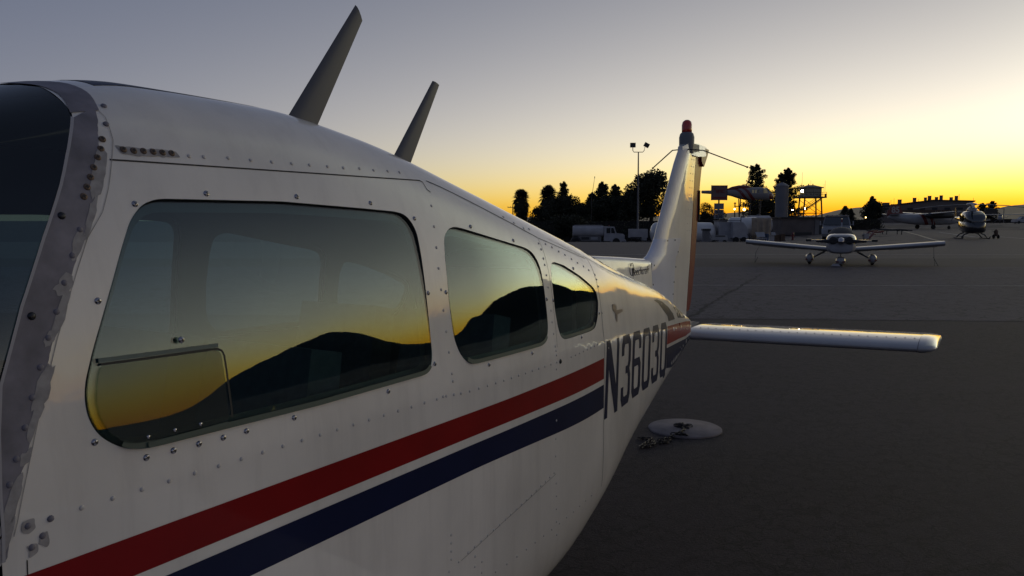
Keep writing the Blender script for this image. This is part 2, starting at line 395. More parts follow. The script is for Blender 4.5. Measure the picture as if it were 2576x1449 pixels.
# ================================================================== the aircraft in front
# local frame: x aft, y to starboard, z up; the port flank faces the camera
THETA = R(31.2); CY = 1.88
plane = thing('light_aircraft', 'white single-engine light aircraft with red and navy stripes and the number N3603Q, filling the foreground', 'airplane',
              (-math.cos(THETA) * CY, math.sin(THETA) * CY, 0), R(90) - THETA)
def interp(x, tab):
    xs = [t[0] for t in tab]; ys = [t[1] for t in tab]
    if x <= xs[0]: return ys[0]
    if x >= xs[-1]: return ys[-1]
    i = 0
    while xs[i + 1] <= x: i += 1
    def sl_(j):
        if j == 0 or j == len(xs) - 1:
            a = 0 if j == 0 else j - 1; return (ys[a + 1] - ys[a]) / (xs[a + 1] - xs[a])
        d0 = (ys[j] - ys[j - 1]) / (xs[j] - xs[j - 1]); d1 = (ys[j + 1] - ys[j]) / (xs[j + 1] - xs[j])
        if d0 * d1 <= 0: return 0.0
        w1 = 2 * (xs[j + 1] - xs[j]) + (xs[j] - xs[j - 1]); w2 = (xs[j + 1] - xs[j]) + 2 * (xs[j] - xs[j - 1])
        return (w1 + w2) / (w1 / d0 + w2 / d1)
    h = xs[i + 1] - xs[i]; t = (x - xs[i]) / h; m0, m1 = sl_(i) * h, sl_(i + 1) * h
    return (2 * t ** 3 - 3 * t * t + 1) * ys[i] + (t ** 3 - 2 * t * t + t) * m0 + (-2 * t ** 3 + 3 * t * t) * ys[i + 1] + (t ** 3 - t * t) * m1
ZT = [(0.3, 1.91), (0.7, 1.970), (1.05, 2.031), (1.4, 2.026), (1.7, 1.986), (2.2, 1.86), (2.6, 1.754), (3.0, 1.656), (3.75, 1.485), (4.5, 1.325), (5.2, 1.105), (5.35, 1.06)]
ZB = [(-2, .36), (1.5, .33), (2.3, .33), (2.64, .36), (3.06, .46), (3.87, .655), (5.29, .90), (5.4, .92)]
WW = [(-1.0, .52), (0, .575), (0.6, .58), (2.0, .58), (2.45, .565), (2.96, .523), (3.6, .41), (4.4, .27), (5.2, .125), (5.35, .10)]
Z0 = [(0, 1.25), (2.5, 1.25), (3.4, 1.17), (5.2, 1.02), (5.4, 1.0)]
_c = {}
def sec_(x):
    k = round(x, 5)
    if k not in _c: _c[k] = (interp(x, ZT), interp(x, ZB), interp(x, WW), interp(x, Z0))
    return _c[k]
KT, NU, NL = .105, 4.6, 8.0
def yside(x, z):
    zt, zb, w_, a = sec_(x)
    if z >= a:
        t = (z - a) / (zt - a)
        return 0.0 if t >= 1 else max(0, w_ - KT * (z - a)) * (1 - t ** NU) ** (1 / NU)
    t = (a - z) / (a - zb)
    return 0.0 if t >= 1 else w_ * (1 - t ** NL) ** (1 / NL)
def flank(x, z, side=-1, off=0.0, bul=None):
    f = (lambda a, b: yside(a, b) + bul(a, b)) if bul else yside
    e = .002; y = f(x, z)
    dx = (f(x + e, z) - f(x - e, z)) / (2 * e); dz = (f(x, z + e) - f(x, z - e)) / (2 * e)
    n = Vector((-dx, 1, -dz)).normalized()
    p = Vector((x, y, z)) + n * off
    return Vector((p.x, p.y * side, p.z)), Vector((n.x, n.y * side, n.z))
def inside(p, poly):
    x, y = p; r = False; j = len(poly) - 1
    for i in range(len(poly)):
        xi, yi = poly[i]; xj, yj = poly[j]
        if (yi > y) != (yj > y) and x < (xj - xi) * (y - yi) / (yj - yi) + xi: r = not r
        j = i
    return r
def seg_d(p, poly):
    d = 9.0
    for i in range(len(poly)):
        ax, ay = poly[i]; bx, by = poly[(i + 1) % len(poly)]; ux, uy = bx - ax, by - ay; q = ux * ux + uy * uy
        t = 0 if q == 0 else max(0, min(1, ((p[0] - ax) * ux + (p[1] - ay) * uy) / q))
        d = min(d, math.hypot(p[0] - ax - ux * t, p[1] - ay - uy * t))
    return d
def dens(poly, s, closed=True):
    o = []; n = len(poly)
    for i in range(n if closed else n - 1):
        a, b = poly[i], poly[(i + 1) % n]; k = max(1, int(math.ceil(math.hypot(b[0] - a[0], b[1] - a[1]) / s)))
        o += [(a[0] + (b[0] - a[0]) * j / k, a[1] + (b[1] - a[1]) * j / k) for j in range(k)]
    if not closed: o.append(poly[-1])
    return o
def smooth_poly(poly, n=2):
    """corner-cutting on an already dense outline"""
    for _ in range(n):
        o = []
        for i in range(len(poly)):
            a, b = poly[i], poly[(i + 1) % len(poly)]
            o += [(a[0] * .75 + b[0] * .25, a[1] * .75 + b[1] * .25), (a[0] * .25 + b[0] * .75, a[1] * .25 + b[1] * .75)]
        poly = o
    return poly
def cdt(outer, holes, gs, fixed=None):
    cs, ed = [], []
    for L in [outer] + holes:
        o = len(cs); cs += [Vector(p) for p in L]; ed += [(o + i, o + (i + 1) % len(L)) for i in range(len(L))]
    xs = [p[0] for p in outer]; zs = [p[1] for p in outer]
    if gs:
        ix = int((max(xs) - min(xs)) / gs) + 1; iz = int((max(zs) - min(zs)) / gs) + 1
        for i in range(1, ix):
            for j in range(1, iz):
                p = (min(xs) + i * gs, min(zs) + j * gs + (gs * .5 if i % 2 else 0))
                if inside(p, outer) and not any(inside(p, h) for h in holes):
                    if min([seg_d(p, outer)] + [seg_d(p, h) for h in holes if abs(p[0] - sum(q[0] for q in h) / len(h)) < .9]) > gs * .35: cs.append(Vector(p))
    v, e, f, *_ = delaunay_2d_cdt(cs, ed, [], 0, 1e-6)
    fs = []
    for t in f:
        cx = (sum(v[i].x for i in t) / 3, sum(v[i].y for i in t) / 3)
        if inside(cx, outer) and not any(inside(cx, h) for h in holes): fs.append(tuple(t))
    return [(p.x, p.y) for p in v], fs
def finish(name, V, F, Nn, m, parent):
    me = bpy.data.meshes.new(name); me.from_pydata([tuple(p) for p in V], [], F)
    for x in (m if isinstance(m, list) else [m]): me.materials.append(x)
    for p in me.polygons:
        i = p.vertices[0]
        if p.normal.dot(Nn[i]) < 0: p.flip()
    me.shade_smooth(); me.normals_split_custom_set_from_vertices([tuple(n) for n in Nn])
    return obj(name, me, parent)
def patch(name, outer, m, parent, off=.0008, holes=(), gs=.03, side=-1, bul=None, double=0.0, ds=.02):
    if ds: outer = dens(outer, ds)
    v2, fs = cdt(outer, [dens(h, ds) if ds else h for h in holes], gs)
    V, Nn, F = [], [], list(fs)
    for x, z in v2:
        p, n = flank(x, z, side, off, bul); V.append(p); Nn.append(n)
    if double:
        k = len(V)
        for x, z in v2:
            p, n = flank(x, z, side, off - double, bul); V.append(p); Nn.append(-n)
        F += [tuple(i + k for i in reversed(f)) for f in fs]
    return finish(name, V, F, Nn, m, parent)

W1 = smooth_poly(dens([(0.768, 1.428), (0.773, 1.456), (0.792, 1.507), (0.83, 1.593), (0.868, 1.677), (0.893, 1.726), (0.909, 1.745), (0.928, 1.761), (0.95, 1.769), (0.969, 1.772), (1.27, 1.773), (1.557, 1.760), (1.667, 1.754), (1.704, 1.747), (1.728, 1.725), (1.740, 1.696), (1.742, 1.643), (1.742, 1.367), (1.735, 1.338), (1.719, 1.322), (1.695, 1.314), (1.3, 1.310), (0.891, 1.316), (0.86, 1.318), (0.831, 1.326), (0.804, 1.343), (0.783, 1.364), (0.770, 1.395)], .05), 2)
W2 = smooth_poly(dens([(1.851, 1.62), (1.862, 1.674), (1.878, 1.695), (1.905, 1.709), (1.935, 1.712), (1.971, 1.707), (2.172, 1.67), (2.353, 1.638), (2.396, 1.622), (2.420, 1.593), (2.431, 1.561), (2.433, 1.489), (2.433, 1.368), (2.424, 1.336), (2.404, 1.312), (2.364, 1.302), (2.15, 1.304), (1.942, 1.306), (1.912, 1.313), (1.882, 1.335), (1.862, 1.365), (1.849, 1.403), (1.844, 1.498)], .05), 2)
W3 = smooth_poly(dens([(2.504, 1.512), (2.518, 1.562), (2.537, 1.578), (2.56, 1.580), (2.644, 1.564), (2.791, 1.515), (2.912, 1.464), (2.944, 1.440), (2.953, 1.404), (2.93, 1.35), (2.91, 1.324), (2.878, 1.301), (2.826, 1.296), (2.633, 1.297), (2.557, 1.299), (2.529, 1.313), (2.513, 1.345), (2.500, 1.41)], .04), 2)
HOOP = [(.855, None), (.851, 1.918), (.830, 1.880), (.808, 1.839), (.785, 1.792), (.760, 1.745), (.736, 1.70), (.712, 1.650), (.685, 1.592), (.662, 1.532), (.639, 1.472), (.628, 1.40), (.620, 1.30), (.615, 1.20), (.615, .9)]
TU, TL = .90, .93
XS = [.615 + .03 * k for k in range(0, 158)]          # to 5.325
def zU(x): s = sec_(x); return s[3] + TU * (s[0] - s[3])
def zL(x): s = sec_(x); return s[3] - TL * (s[3] - s[1])
def skin_outline():
    top = [(x, zU(x)) for x in XS if x > .854]
    bot = [(x, zL(x)) for x in reversed(XS)]
    aft = [(XS[-1], zU(XS[-1]) + (zL(XS[-1]) - zU(XS[-1])) * k / 6) for k in range(1, 6)]
    fr = dens([(p[0], p[1]) for p in HOOP[1:]], .025, False)
    fr = [p for p in fr if p[1] > zL(.615) + .02]
    return top + aft + bot + list(reversed(fr))
SKO = skin_outline()
fus = None
def build_side(side):
    v2, fs = cdt(SKO, [W1, W2, W3], .032)
    V, Nn = [], []
    for x, z in v2:
        p, n = flank(x, z, side); V.append(p); Nn.append(n)
    return V, fs, Nn
def sec_pt(x, a, up=True):
    zt, zb, w_, z0_ = sec_(x); nn = NU if up else NL; c_, s_ = max(0.0, math.cos(a)), max(0.0, math.sin(a))
    t, yf = s_ ** (2 / nn), c_ ** (2 / nn)
    z = z0_ + t * (zt - z0_) if up else z0_ - t * (z0_ - zb)
    y = (w_ - KT * (z - z0_) if up else w_) * yf
    return Vector((x, y, z))
def strip_grid(xs, aL, up, off=0.0):
    """roof or belly: grid over x and section angle, port edge to starboard edge"""
    V, Nn, F = [], [], []
    full = [(a, -1) for a in aL] + [(a, 1) for a in reversed(aL[:-1])]
    for x in xs:
        for a, sd_ in full:
            p = sec_pt(x, a, up); e = .004
            da = sec_pt(x, min(a + e, R(90)), up) - sec_pt(x, a - e, up); dx = sec_pt(x + .003, a, up) - sec_pt(x - .003, a, up)
            n = dx.cross(da).normalized()
            if a > R(89.5): n = Vector((n.x, 0, n.z)).normalized()
            if (n.z < 0) == up: n = -n
            p = p + n * off; V.append(Vector((p.x, p.y * sd_, p.z))); Nn.append(Vector((n.x, n.y * sd_, n.z)))
    k = len(full)
    for i in range(len(xs) - 1):
        for j in range(k - 1): F.append((i * k + j, i * k + j + 1, (i + 1) * k + j + 1, (i + 1) * k + j))
    return V, F, Nn
aU = math.asin(TU ** (NU / 2)); aLo = math.asin(TL ** (NL / 2))
AU = [aU + (R(90) - aU) * k / 14 for k in range(15)]; AL = [aLo + (R(90) - aLo) * k / 10 for k in range(11)]
V, F, Nn = [], [], []
for part in (build_side(-1), build_side(1), strip_grid([x for x in XS if x > .854], AU, True), strip_grid(XS, AL, False)):
    o = len(V); V += part[0]; F += [tuple(i + o for i in f) for f in part[1]]; Nn += part[2]
# tail cone end
o = len(V)
endr = [flank(XS[-1], zU(XS[-1]) + (zL(XS[-1]) - zU(XS[-1])) * k / 8, -1)[0] for k in range(9)]
loop = [sec_pt(XS[-1], a) for a in reversed(AU)]; loop = [Vector((p.x, -p.y, p.z)) for p in loop] + endr + [Vector((p.x, -p.y, p.z)) for p in [sec_pt(XS[-1], a, False) for a in AL]]
loop += [Vector((p.x, -p.y, p.z)) for p in reversed(loop)]
cz_ = .97
for s_ in range(4):
    k = [1, .86, .5, .02][s_]; dx_ = [0, .035, .062, .07][s_]
    for p in loop: V.append(Vector((p.x + dx_, p.y * k, cz_ + (p.z - cz_) * k))); Nn.append(Vector((dx_ * 12 + .05, p.y * 8, (p.z - cz_) * 8)).normalized())
nl = len(loop)
for s_ in range(3):
    for j in range(nl): F.append((o + s_ * nl + j, o + s_ * nl + (j + 1) % nl, o + (s_ + 1) * nl + (j + 1) % nl, o + (s_ + 1) * nl + j))
fus = finish('fuselage', V, F, Nn, M_WHITE, plane)

# cabin lining inside the skin
for s_ in (-1, 1):
    patch('cabin_lining', [(x, zU(x)) for x in (.87, 1.2, 1.6, 2.0, 2.4, 2.8, 3.0)] + [(3.0, .78), (.66, .78), (.66, 1.3), (.80, 1.75)], M_LINER, fus, off=-.03, holes=[W1, W2, W3], gs=.12, side=s_, ds=.06)
V, F, Nn = strip_grid([.87 + .14 * k for k in range(17)], AU, True, -.03)
finish('headliner', V, F, [-n for n in Nn], M_LINER, plane)
b = MB(); b.box((1.7, 0, .74), (2.1, .98, .05)); b.build('cabin_floor', M_LINER, plane)
b = MB(); b.box((3.0, 0, 1.12), (.04, .74, .80)); b.build('aft_bulkhead', M_LINER, plane)
for sx, sy in ((1.15, -.27), (1.15, .27), (2.0, -.26), (2.0, .26)):
    b = MB(); b.box((sx, sy, .93), (.46, .44, .16)); so_ = b.build('seat', M_SEAT, plane)
    b = MB(); b.box((sx + .25, sy, 1.16), (.12, .42, .50), rot=Matrix.Rotation(R(12), 3, 'Y'), taper=.9); b.build('backrest', M_SEAT, so_)
b = MB(); b.box((.42, 0, 1.24), (.10, .98, .28)); b.box((.36, 0, 1.395), (.30, 1.0, .02)); b.build('instrument_panel', M_BLACK, plane)
b = MB(); b.lathe([(.012, -.02), (.012, .26)], 8, (.62, -.28, 1.26), 'X'); b.tube([(.62, -.42, 1.30), (.62, -.42, 1.2), (.62, -.28, 1.17), (.62, -.14, 1.2), (.62, -.14, 1.30)], .012); b.build('control_yoke', M_BLACK, plane)

# windows: recessed pane, dark rim, seal
def shrink(poly, d):
    o = []; n = len(poly); area = sum(poly[i][0] * poly[(i + 1) % n][1] - poly[(i + 1) % n][0] * poly[i][1] for i in range(n))
    s = 1 if area > 0 else -1
    for i in range(n):
        a, b_ = poly[i - 1], poly[(i + 1) % n]; tx, ty = b_[0] - a[0], b_[1] - a[1]; L = math.hypot(tx, ty) or 1
        o.append((poly[i][0] - s * ty / L * d, poly[i][1] + s * tx / L * d))
    return o
def line(name, pts, wd, m, parent, off=.0006, side=-1, bul=None):
    P = dens(pts, .03, False); L_, R_ = [], []
    for i, p in enumerate(P):
        a, b_ = P[max(0, i - 1)], P[min(len(P) - 1, i + 1)]; tx, tz = b_[0] - a[0], b_[1] - a[1]; l_ = math.hypot(tx, tz) or 1
        nx, nz_ = -tz / l_ * wd / 2, tx / l_ * wd / 2
        L_.append(flank(p[0] + nx, p[1] + nz_, side, off, bul)); R_.append(flank(p[0] - nx, p[1] - nz_, side, off, bul))
    n = len(P); V = [q[0] for q in L_ + R_]; N_ = [q[1] for q in L_ + R_]
    return finish(name, V, [(i, i + 1, n + i + 1, n + i) for i in range(n - 1)], N_, m, parent)
M_EDGE = mat('green_plexi_edge', (.05, .085, .075), .35, coat=.5)
def window(poly, side, bul, vent=None):
    rim = MB(); n = len(poly); rows = []
    for i in range(n):
        rows.append([flank(*poly[i], side, .0004)[0], flank(*poly[i], side, -.024)[0]])
    rim.loft([[r[0] for r in rows], [r[1] for r in rows]], caps=False)
    fr = rim.build('window', M_BLACK, plane)
    inn = shrink(poly, .004); band = shrink(poly, .020)
    patch('seal', poly, M_BLACK, fr, off=-.0235, holes=[band], gs=0, side=side, ds=0)
    patch('pane', inn, M_PLEXI, fr, off=-.0045, gs=.025, side=side, bul=bul, double=.004, ds=0)
    zlo = min(q[1] for q in poly); low = [q for q in shrink(poly, .0075) if q[1] < zlo + .05]; low.sort(key=lambda q: q[0])
    low = [q for q in low if q[1] < zlo + .03]
    line('edge_band', low, .012, M_EDGE, fr, -.0036, side, bul)
    return fr
def bulge(cx, hx, cz, hz, amt, lin=0.0):
    def f(x, z):
        u, v = (x - cx) / hx, (z - cz) / hz
        return amt * max(0.0, 1 - u * u) * max(0.0, 1 - v * v) - lin * (z - cz) + .0005 * noise.noise((x * 5.0, z * 7.0, 2.7))
    return f
B1 = bulge(1.26, .52, 1.64, .60, .001, .032); B2 = bulge(2.14, .32, 1.60, .50, .001, .030); B3 = bulge(2.73, .26, 1.45, .40, .0, .008)
wins = {}
for s_ in (-1, 1):
    wins[(1, s_)] = window(W1, s_, B1); window(W2, s_, B2); window(W3, s_, B3)
# storm vent let into the front window
VENT = smooth_poly(dens([(0.805, 1.478), (0.901, 1.476), (1.036, 1.473), (1.046, 1.470), (1.050, 1.462), (1.051, 1.422), (1.052, 1.349), (1.051, 1.336), (1.042, 1.331), (0.963, 1.331), (0.883, 1.331), (0.849, 1.332), (0.824, 1.341), (0.802, 1.362), (0.789, 1.39), (0.785, 1.42), (0.792, 1.455), (0.798, 1.472)], .03), 1)
vw = patch('vent_window', VENT, M_PLEXI2, plane, off=.0005, gs=.03, bul=B1, double=.004, ds=0)
line('gasket', [(.80, 1.481), (.90, 1.4785), (1.04, 1.4755), (1.051, 1.470), (1.055, 1.46), (1.0565, 1.42), (1.0575, 1.35), (1.056, 1.336)], .0045, M_BLACK, vw, .0012, bul=B1)
line('lip', [(.797, 1.488), (.90, 1.4855), (1.045, 1.482)], .008, mat('frosted_edge', (.09, .13, .12), .4), vw, .0002, bul=B1)
line('lip', [(.87, 1.324), (.963, 1.324), (1.045, 1.3245)], .010, M_EDGE, vw, .0002, bul=B1)

# paint: stripes, number, wear (thin films on the skin)
def sline(z0_, z1_, x): return z0_ + (z1_ - z0_) * sst((x - 1.9) / 1.0)
xr = [.617 + (2.975 - .617) * k / 40 for k in range(41)]
patch('red_stripe', [(x, 1.166) for x in xr] + [(x, sline(1.093, 1.079, x)) for x in reversed(xr)], M_RED, fus, .0007, gs=.04)
patch('navy_stripe', [(x, sline(1.068, 1.055, x)) for x in xr] + [(x, sline(.991, .957, x)) for x in reversed(xr)], M_NAVY, fus, .0007, gs=.04)
patch('red_stripe', [(4.42, 1.115), (4.8, 1.086), (5.1, 1.062), (5.30, 1.040), (5.31, .965), (5.10, .965), (4.825, .985), (4.40, 1.010)], M_RED, fus, .0007, gs=.04)
patch('navy_stripe', [(4.387, .991), (4.82, .965), (5.10, .947), (5.30, .945), (5.30, .918), (5.1, .890), (4.85, .850), (4.60, .842), (4.391, .872)], M_NAVY, fus, .0007, gs=.04)
patch('navy_stripe', [(4.117, 1.297), (4.224, 1.269), (4.344, 1.216), (4.446, 1.173), (4.467, 1.138), (4.697, 1.125), (4.65, 1.165), (4.52, 1.218), (4.36, 1.265), (4.22, 1.290)], M_NAVY, fus, .0007, gs=.04)
patch('navy_stripe', [(4.70, 1.20), (4.77, 1.165), (4.811, 1.120), (5.14, 1.082), (5.08, 1.115), (4.95, 1.155), (4.82, 1.188)], M_NAVY, fus, .0007, gs=.04)
V, F, Nn = [], [], []
aR = [R(73) + R(17) * k / 6 for k in range(7)]
def roof_band(x0, x1, w0, w1, name, m):
    V, Nn, F = [], [], []; n = 40; k = 9
    for i in range(n + 1):
        x = x0 + (x1 - x0) * i / n; lim = w0 + (w1 - w0) * i / n
        for j in range(k):
            a = lim + (R(89.9) - lim) * j / (k - 1); p = sec_pt(x, a); e = .004
            nn_ = (sec_pt(x + .003, a) - sec_pt(x - .003, a)).cross(sec_pt(x, min(a + e, R(90))) - sec_pt(x, a - e)).normalized()
            if nn_.z < 0: nn_ = -nn_
            p = p + nn_ * .0008; V.append(Vector((p.x, -p.y, p.z))); Nn.append(Vector((nn_.x, -nn_.y, nn_.z)))
    for i in range(n):
        for j in range(k - 1): F.append((i * k + j, i * k + j + 1, (i + 1) * k + j + 1, (i + 1) * k + j))
    return finish(name, V, F, Nn, m, fus)
roof_band(.955, 1.60, R(68.5), R(80), 'navy_stripe', M_NAVY)
# registration, block letters with cut corners, leaning a little
def glyph(ch):
    c_ = .16; s = .20; v = .115
    if ch == 'N': return [[(0, 0), (s, 0), (s, .62), (1 - s * 1.25, 0), (1, 0), (1, 1), (1 - s, 1), (1 - s, .38), (s * 1.25, 1), (0, 1)]], []
    if ch == '0': return [[(c_, 0), (1 - c_, 0), (1, v), (1, 1 - v), (1 - c_, 1), (c_, 1), (0, 1 - v), (0, v)]], [[(.32, .13), (.68, .13), (.74, .19), (.74, .81), (.68, .87), (.32, .87), (.26, .81), (.26, .19)]]
    if ch == 'Q': return [[(c_, 0), (.52, 0), (.80, -.07), (.96, -.01), (.90, .05), (1, v), (1, 1 - v), (1 - c_, 1), (c_, 1), (0, 1 - v), (0, v)]], [[(.32, .13), (.68, .13), (.74, .19), (.74, .81), (.68, .87), (.32, .87), (.26, .81), (.26, .19)]]
    if ch == '6': return [[(c_, 0), (1 - c_, 0), (1, v), (1, .48), (1 - c_, .59), (.26, .59), (.26, .81), (.32, .87), (.68, .87), (.74, .81), (.74, .72), (1, .72), (1, 1 - v), (1 - c_, 1), (c_, 1), (0, 1 - v), (0, v)]], [[(.32, .13), (.68, .13), (.74, .19), (.74, .42), (.68, .47), (.26, .47), (.26, .19)]]
    if ch == '3': return [[(c_, 0), (1 - c_, 0), (1, v), (1, .40), (.88, .50), (1, .60), (1, 1 - v), (1 - c_, 1), (c_, 1), (0, 1 - v), (0, .72), (.26, .72), (.26, .81), (.32, .87), (.68, .87), (.74, .81), (.74, .62), (.66, .555), (.45, .555), (.45, .445), (.66, .445), (.74, .38), (.74, .19), (.68, .13), (.32, .13), (.26, .19), (.26, .28), (0, .28), (0, v)]], []
for i, (ch, x0, wd) in enumerate((('N', 2.984, .208), ('3', 3.247, .196), ('6', 3.480, .196), ('0', 3.712, .196), ('3', 3.946, .196), ('Q', 4.180, .196))):
    outl, hl_ = glyph(ch)
    def mp_(p): u, v = p; x = x0 + u * wd + .030 * (v - .0) ; zb_ = .905 - .045 * (x - 2.98); zt_ = 1.228 - .062 * (x - 3.05); return (x, zb_ + (zt_ - zb_) * v)
    lo = patch('letter', [mp_(p) for p in outl[0]], M_NAVY, fus, .0008, holes=[[mp_(p) for p in h] for h in hl_], gs=.05)
    lo['label'] = 'navy block letter ' + ch if ch.isalpha() else 'navy block digit ' + ch
# worn windshield retainer strip
random.seed(3)
inn = [(.851, 1.917), (.830, 1.880), (.808, 1.839), (.785, 1.792), (.760, 1.745), (.736, 1.70), (.712, 1.650), (.685, 1.592), (.662, 1.532), (.639, 1.472), (.629, 1.40), (.621, 1.30), (.618, 1.20)]
ce = lambda z, t: None
outr = [(.900, 1.945), (.893, 1.917), (.878, 1.880), (.866, 1.842), (.848, 1.79), (.826, 1.745), (.802, 1.70), (.778, 1.650), (.752, 1.592), (.727, 1.532), (.705, 1.472), (.680, 1.40), (.648, 1.30), (.628, 1.235), (.622, 1.20)]
jag = []
for x, z in dens(outr, .006, False):
    k = noise.noise((z * 14, 5.1, 0)) + .7 * noise.noise((z * 38, 1.1, 0)); cut = .014 * max(0, k - .22) + random.uniform(0, .0012)
    grow = .012 * max(0, noise.noise((z * 9, 9.4, 0)) - .25) if z > 1.65 else 0
    jag.append((x - cut + grow, z))
patch('windshield_retainer', inn + list(reversed(jag)), M_POST, fus, .0016, gs=.02, ds=.015)
line('retainer_edge', [(x - .0015, z) for x, z in inn], .005, mat('scuffed_edge', (.38, .36, .38), .5), fus, .0030)
line('lap_edge', [(.905, 1.945), (.912, 1.925), (.905, 1.88), (.888, 1.84), (.868, 1.79), (.846, 1.745), (.810, 1.70)], .0013, M_CHIP, fus, .0012)
line('lap_edge', [(.810, 1.70), (.785, 1.650), (.758, 1.592), (.733, 1.532), (.711, 1.472), (.686, 1.40), (.654, 1.30), (.634, 1.235)], .0014, M_CHIP, fus, .0012)
# roof part of the retainer
def xhoop(a): return interp(math.degrees(a), [(51.7, 0.0), (62.5, .010), (70, .005), (80, -.022), (90, -.05)])
def roof_hoop(x0, x1, off, name, m):
    V, Nn, F = [], [], []; AA = [aU + (R(90) - aU) * k / 14 for k in range(15)]; full = [(a, -1) for a in AA] + [(a, 1) for a in reversed(AA[:-1])]
    for i in range(4):
        for a, s_ in full:
            x = x0 + (x1 - x0) * i / 3 + xhoop(a); p = sec_pt(x, a); e = .004
            nn_ = (sec_pt(x + .003, a) - sec_pt(x - .003, a)).cross(sec_pt(x, min(a + e, R(90))) - sec_pt(x, a - e)).normalized()
            if nn_.z < 0: nn_ = -nn_
            p = p + nn_ * off; V.append(Vector((p.x, p.y * s_, p.z))); Nn.append(Vector((nn_.x, nn_.y * s_, nn_.z)))
    k = len(full)
    for i in range(3):
        for j in range(k - 1): F.append((i * k + j, i * k + j + 1, (i + 1) * k + j + 1, (i + 1) * k + j))
    return finish(name, V, F, Nn, m, fus)
roof_hoop(.852, .908, .0016, 'windshield_retainer', M_POST)
random.seed(21)
M_FLAKE = mat('flaked_off_white', (.33, .305, .30), .6, var=.2, vs_=60)
for k in range(11):
    z = 1.24 + .62 * (k + random.uniform(-.35, .35)) / 11; i_ = min(range(len(outr)), key=lambda q: abs(outr[q][1] - z)); xe = interp(z, [(q[1], q[0]) for q in reversed(outr)]) - random.uniform(-.002, .012)
    ln, wd_ = random.uniform(.012, .045), random.uniform(.005, .015); blob = []
    for j in range(22):
        a = 2 * math.pi * j / 22; r_ = 1 + .55 * noise.noise((math.cos(a) * 1.7 + k * 3.1, math.sin(a) * 1.7, k)) ; blob.append((xe + wd_ * r_ * math.cos(a) + .45 * ln * r_ * math.sin(a), z + ln * r_ * math.sin(a)))
    patch('paint_flake', blob, M_FLAKE, fus, .0021, gs=0, ds=0)
for q in ([(.648, 1.252), (.664, 1.256), (.668, 1.240), (.655, 1.230), (.645, 1.238)], [(.672, 1.224), (.686, 1.226), (.690, 1.208), (.682, 1.199), (.670, 1.208)], [(.652, 1.214), (.668, 1.212), (.670, 1.198), (.656, 1.192)], [(.905, 1.869), (1.03, 1.868), (1.035, 1.857), (.96, 1.852), (.91, 1.856)]):
    patch('chipped_paint', smooth_poly([(x + random.uniform(-.002, .002), z + random.uniform(-.002, .002)) for x, z in dens(q, .008)], 1), M_POST if q[0][0] > .86 and q[0][1] < 1.85 else M_CHIP, fus, .0009, gs=0, ds=0)
# panel gaps
line('door_gap', [(.885, 1.842), (1.1, 1.842), (1.6, 1.843), (1.84, 1.845), (1.853, 1.841), (1.855, 1.82), (1.868, 1.812)], .0030, M_SEAM, fus)
line('panel_gap', [(1.88, 1.846), (1.95, 1.830), (2.085, 1.792), (2.3, 1.729), (2.497, 1.669)], .0026, M_SEAM, fus)
line('panel_gap', [(2.497, 1.669), (2.492, 1.58), (2.49, 1.45), (2.492, 1.28)], .0016, M_SEAM, fus)
line('panel_gap', [(2.50, 1.668), (2.7, 1.625), (2.95, 1.574)], .0018, M_SEAM, fus)
line('panel_gap', [(2.972, 1.60), (2.976, 1.52), (2.978, 1.40), (2.98, 1.2), (2.98, .9), (2.982, .62)], .0032, M_SEAM, fus)
line('panel_gap', [(4.86, 1.03), (4.86, .90)], .0030, M_SEAM, fus)
line('panel_gap', [(1.86, .735), (2.10, .775), (2.48, .822)], .0012, M_SEAM, fus)
line('panel_gap', [(.652, 1.19), (.648, .9)], .0020, M_SEAM, fus)
V, F, Nn = strip_grid([2.974, 2.977], AU, True, .0008); finish('panel_gap', V, F, Nn, M_SEAM, fus)

# fasteners
def dome(r, h, n=10, k=3):
    mb = MB(); pr = [(r * math.cos(R(90) * i / k) + 1e-5, h * math.sin(R(90) * i / k)) for i in range(k + 1)]
    mb.lathe([(r * 1.05, -.001)] + pr, n); return mb
ME_RIV = dome(.0044, .0022).mesh('rivet', M_RIVET, ang=80)
sc_ = dome(.0064, .0030, 14); sc_.box((0, 0, .0029), (.0068, .0014, .0008), mi=1); sc_.box((0, 0, .00285), (.0014, .0068, .0008), mi=1)
ME_SCR = sc_.mesh('screw', [M_STEEL, M_BLACK], ang=60)
ru_ = dome(.0066, .0026, 14); ru_.box((0, 0, .0026), (.0066, .0018, .0008), mi=1); ru_.box((0, 0, .00255), (.0018, .0066, .0008), mi=1)
ME_RUST = ru_.mesh('rusty_screw', [M_RUST, M_BLACK], ang=60)
ME_BSCR = dome(.0068, .0035, 12).mesh('dark_screw', M_DKSTEEL, ang=80)
ME_PRIV = dome(.0056, .0028, 10).mesh('rivet', M_POST, ang=80)
def fasten(name, me, pts, parent=None, bul=None, off=.0003, side=-1):
    for x, z in pts:
        p, n = flank(x, z, side, off, bul); q = n.to_track_quat('Z', 'Y').to_matrix().to_4x4()
        obj(name, me, parent or fus, Matrix.Translation(p) @ q @ Matrix.Rotation(random.uniform(0, 1.5), 4, 'Z'))
fasten('screw', ME_RUST, [(0.918, 1.863), (0.938, 1.862), (0.958, 1.863), (0.978, 1.863), (0.998, 1.863), (1.018, 1.863), (0.885, 1.88), (0.875, 1.861), (0.863, 1.844), (0.85, 1.825), (0.839, 1.807), (0.828, 1.789), (0.818, 1.772)], off=.0018)
fasten('rivet', ME_RIV, [(1.057, 1.86), (1.093, 1.861), (1.155, 1.863), (1.215, 1.862), (1.275, 1.862), (1.335, 1.862), (1.392, 1.862), (1.453, 1.862), (1.511, 1.862), (1.575, 1.864), (1.634, 1.863), (1.698, 1.864), (1.755, 1.864)])
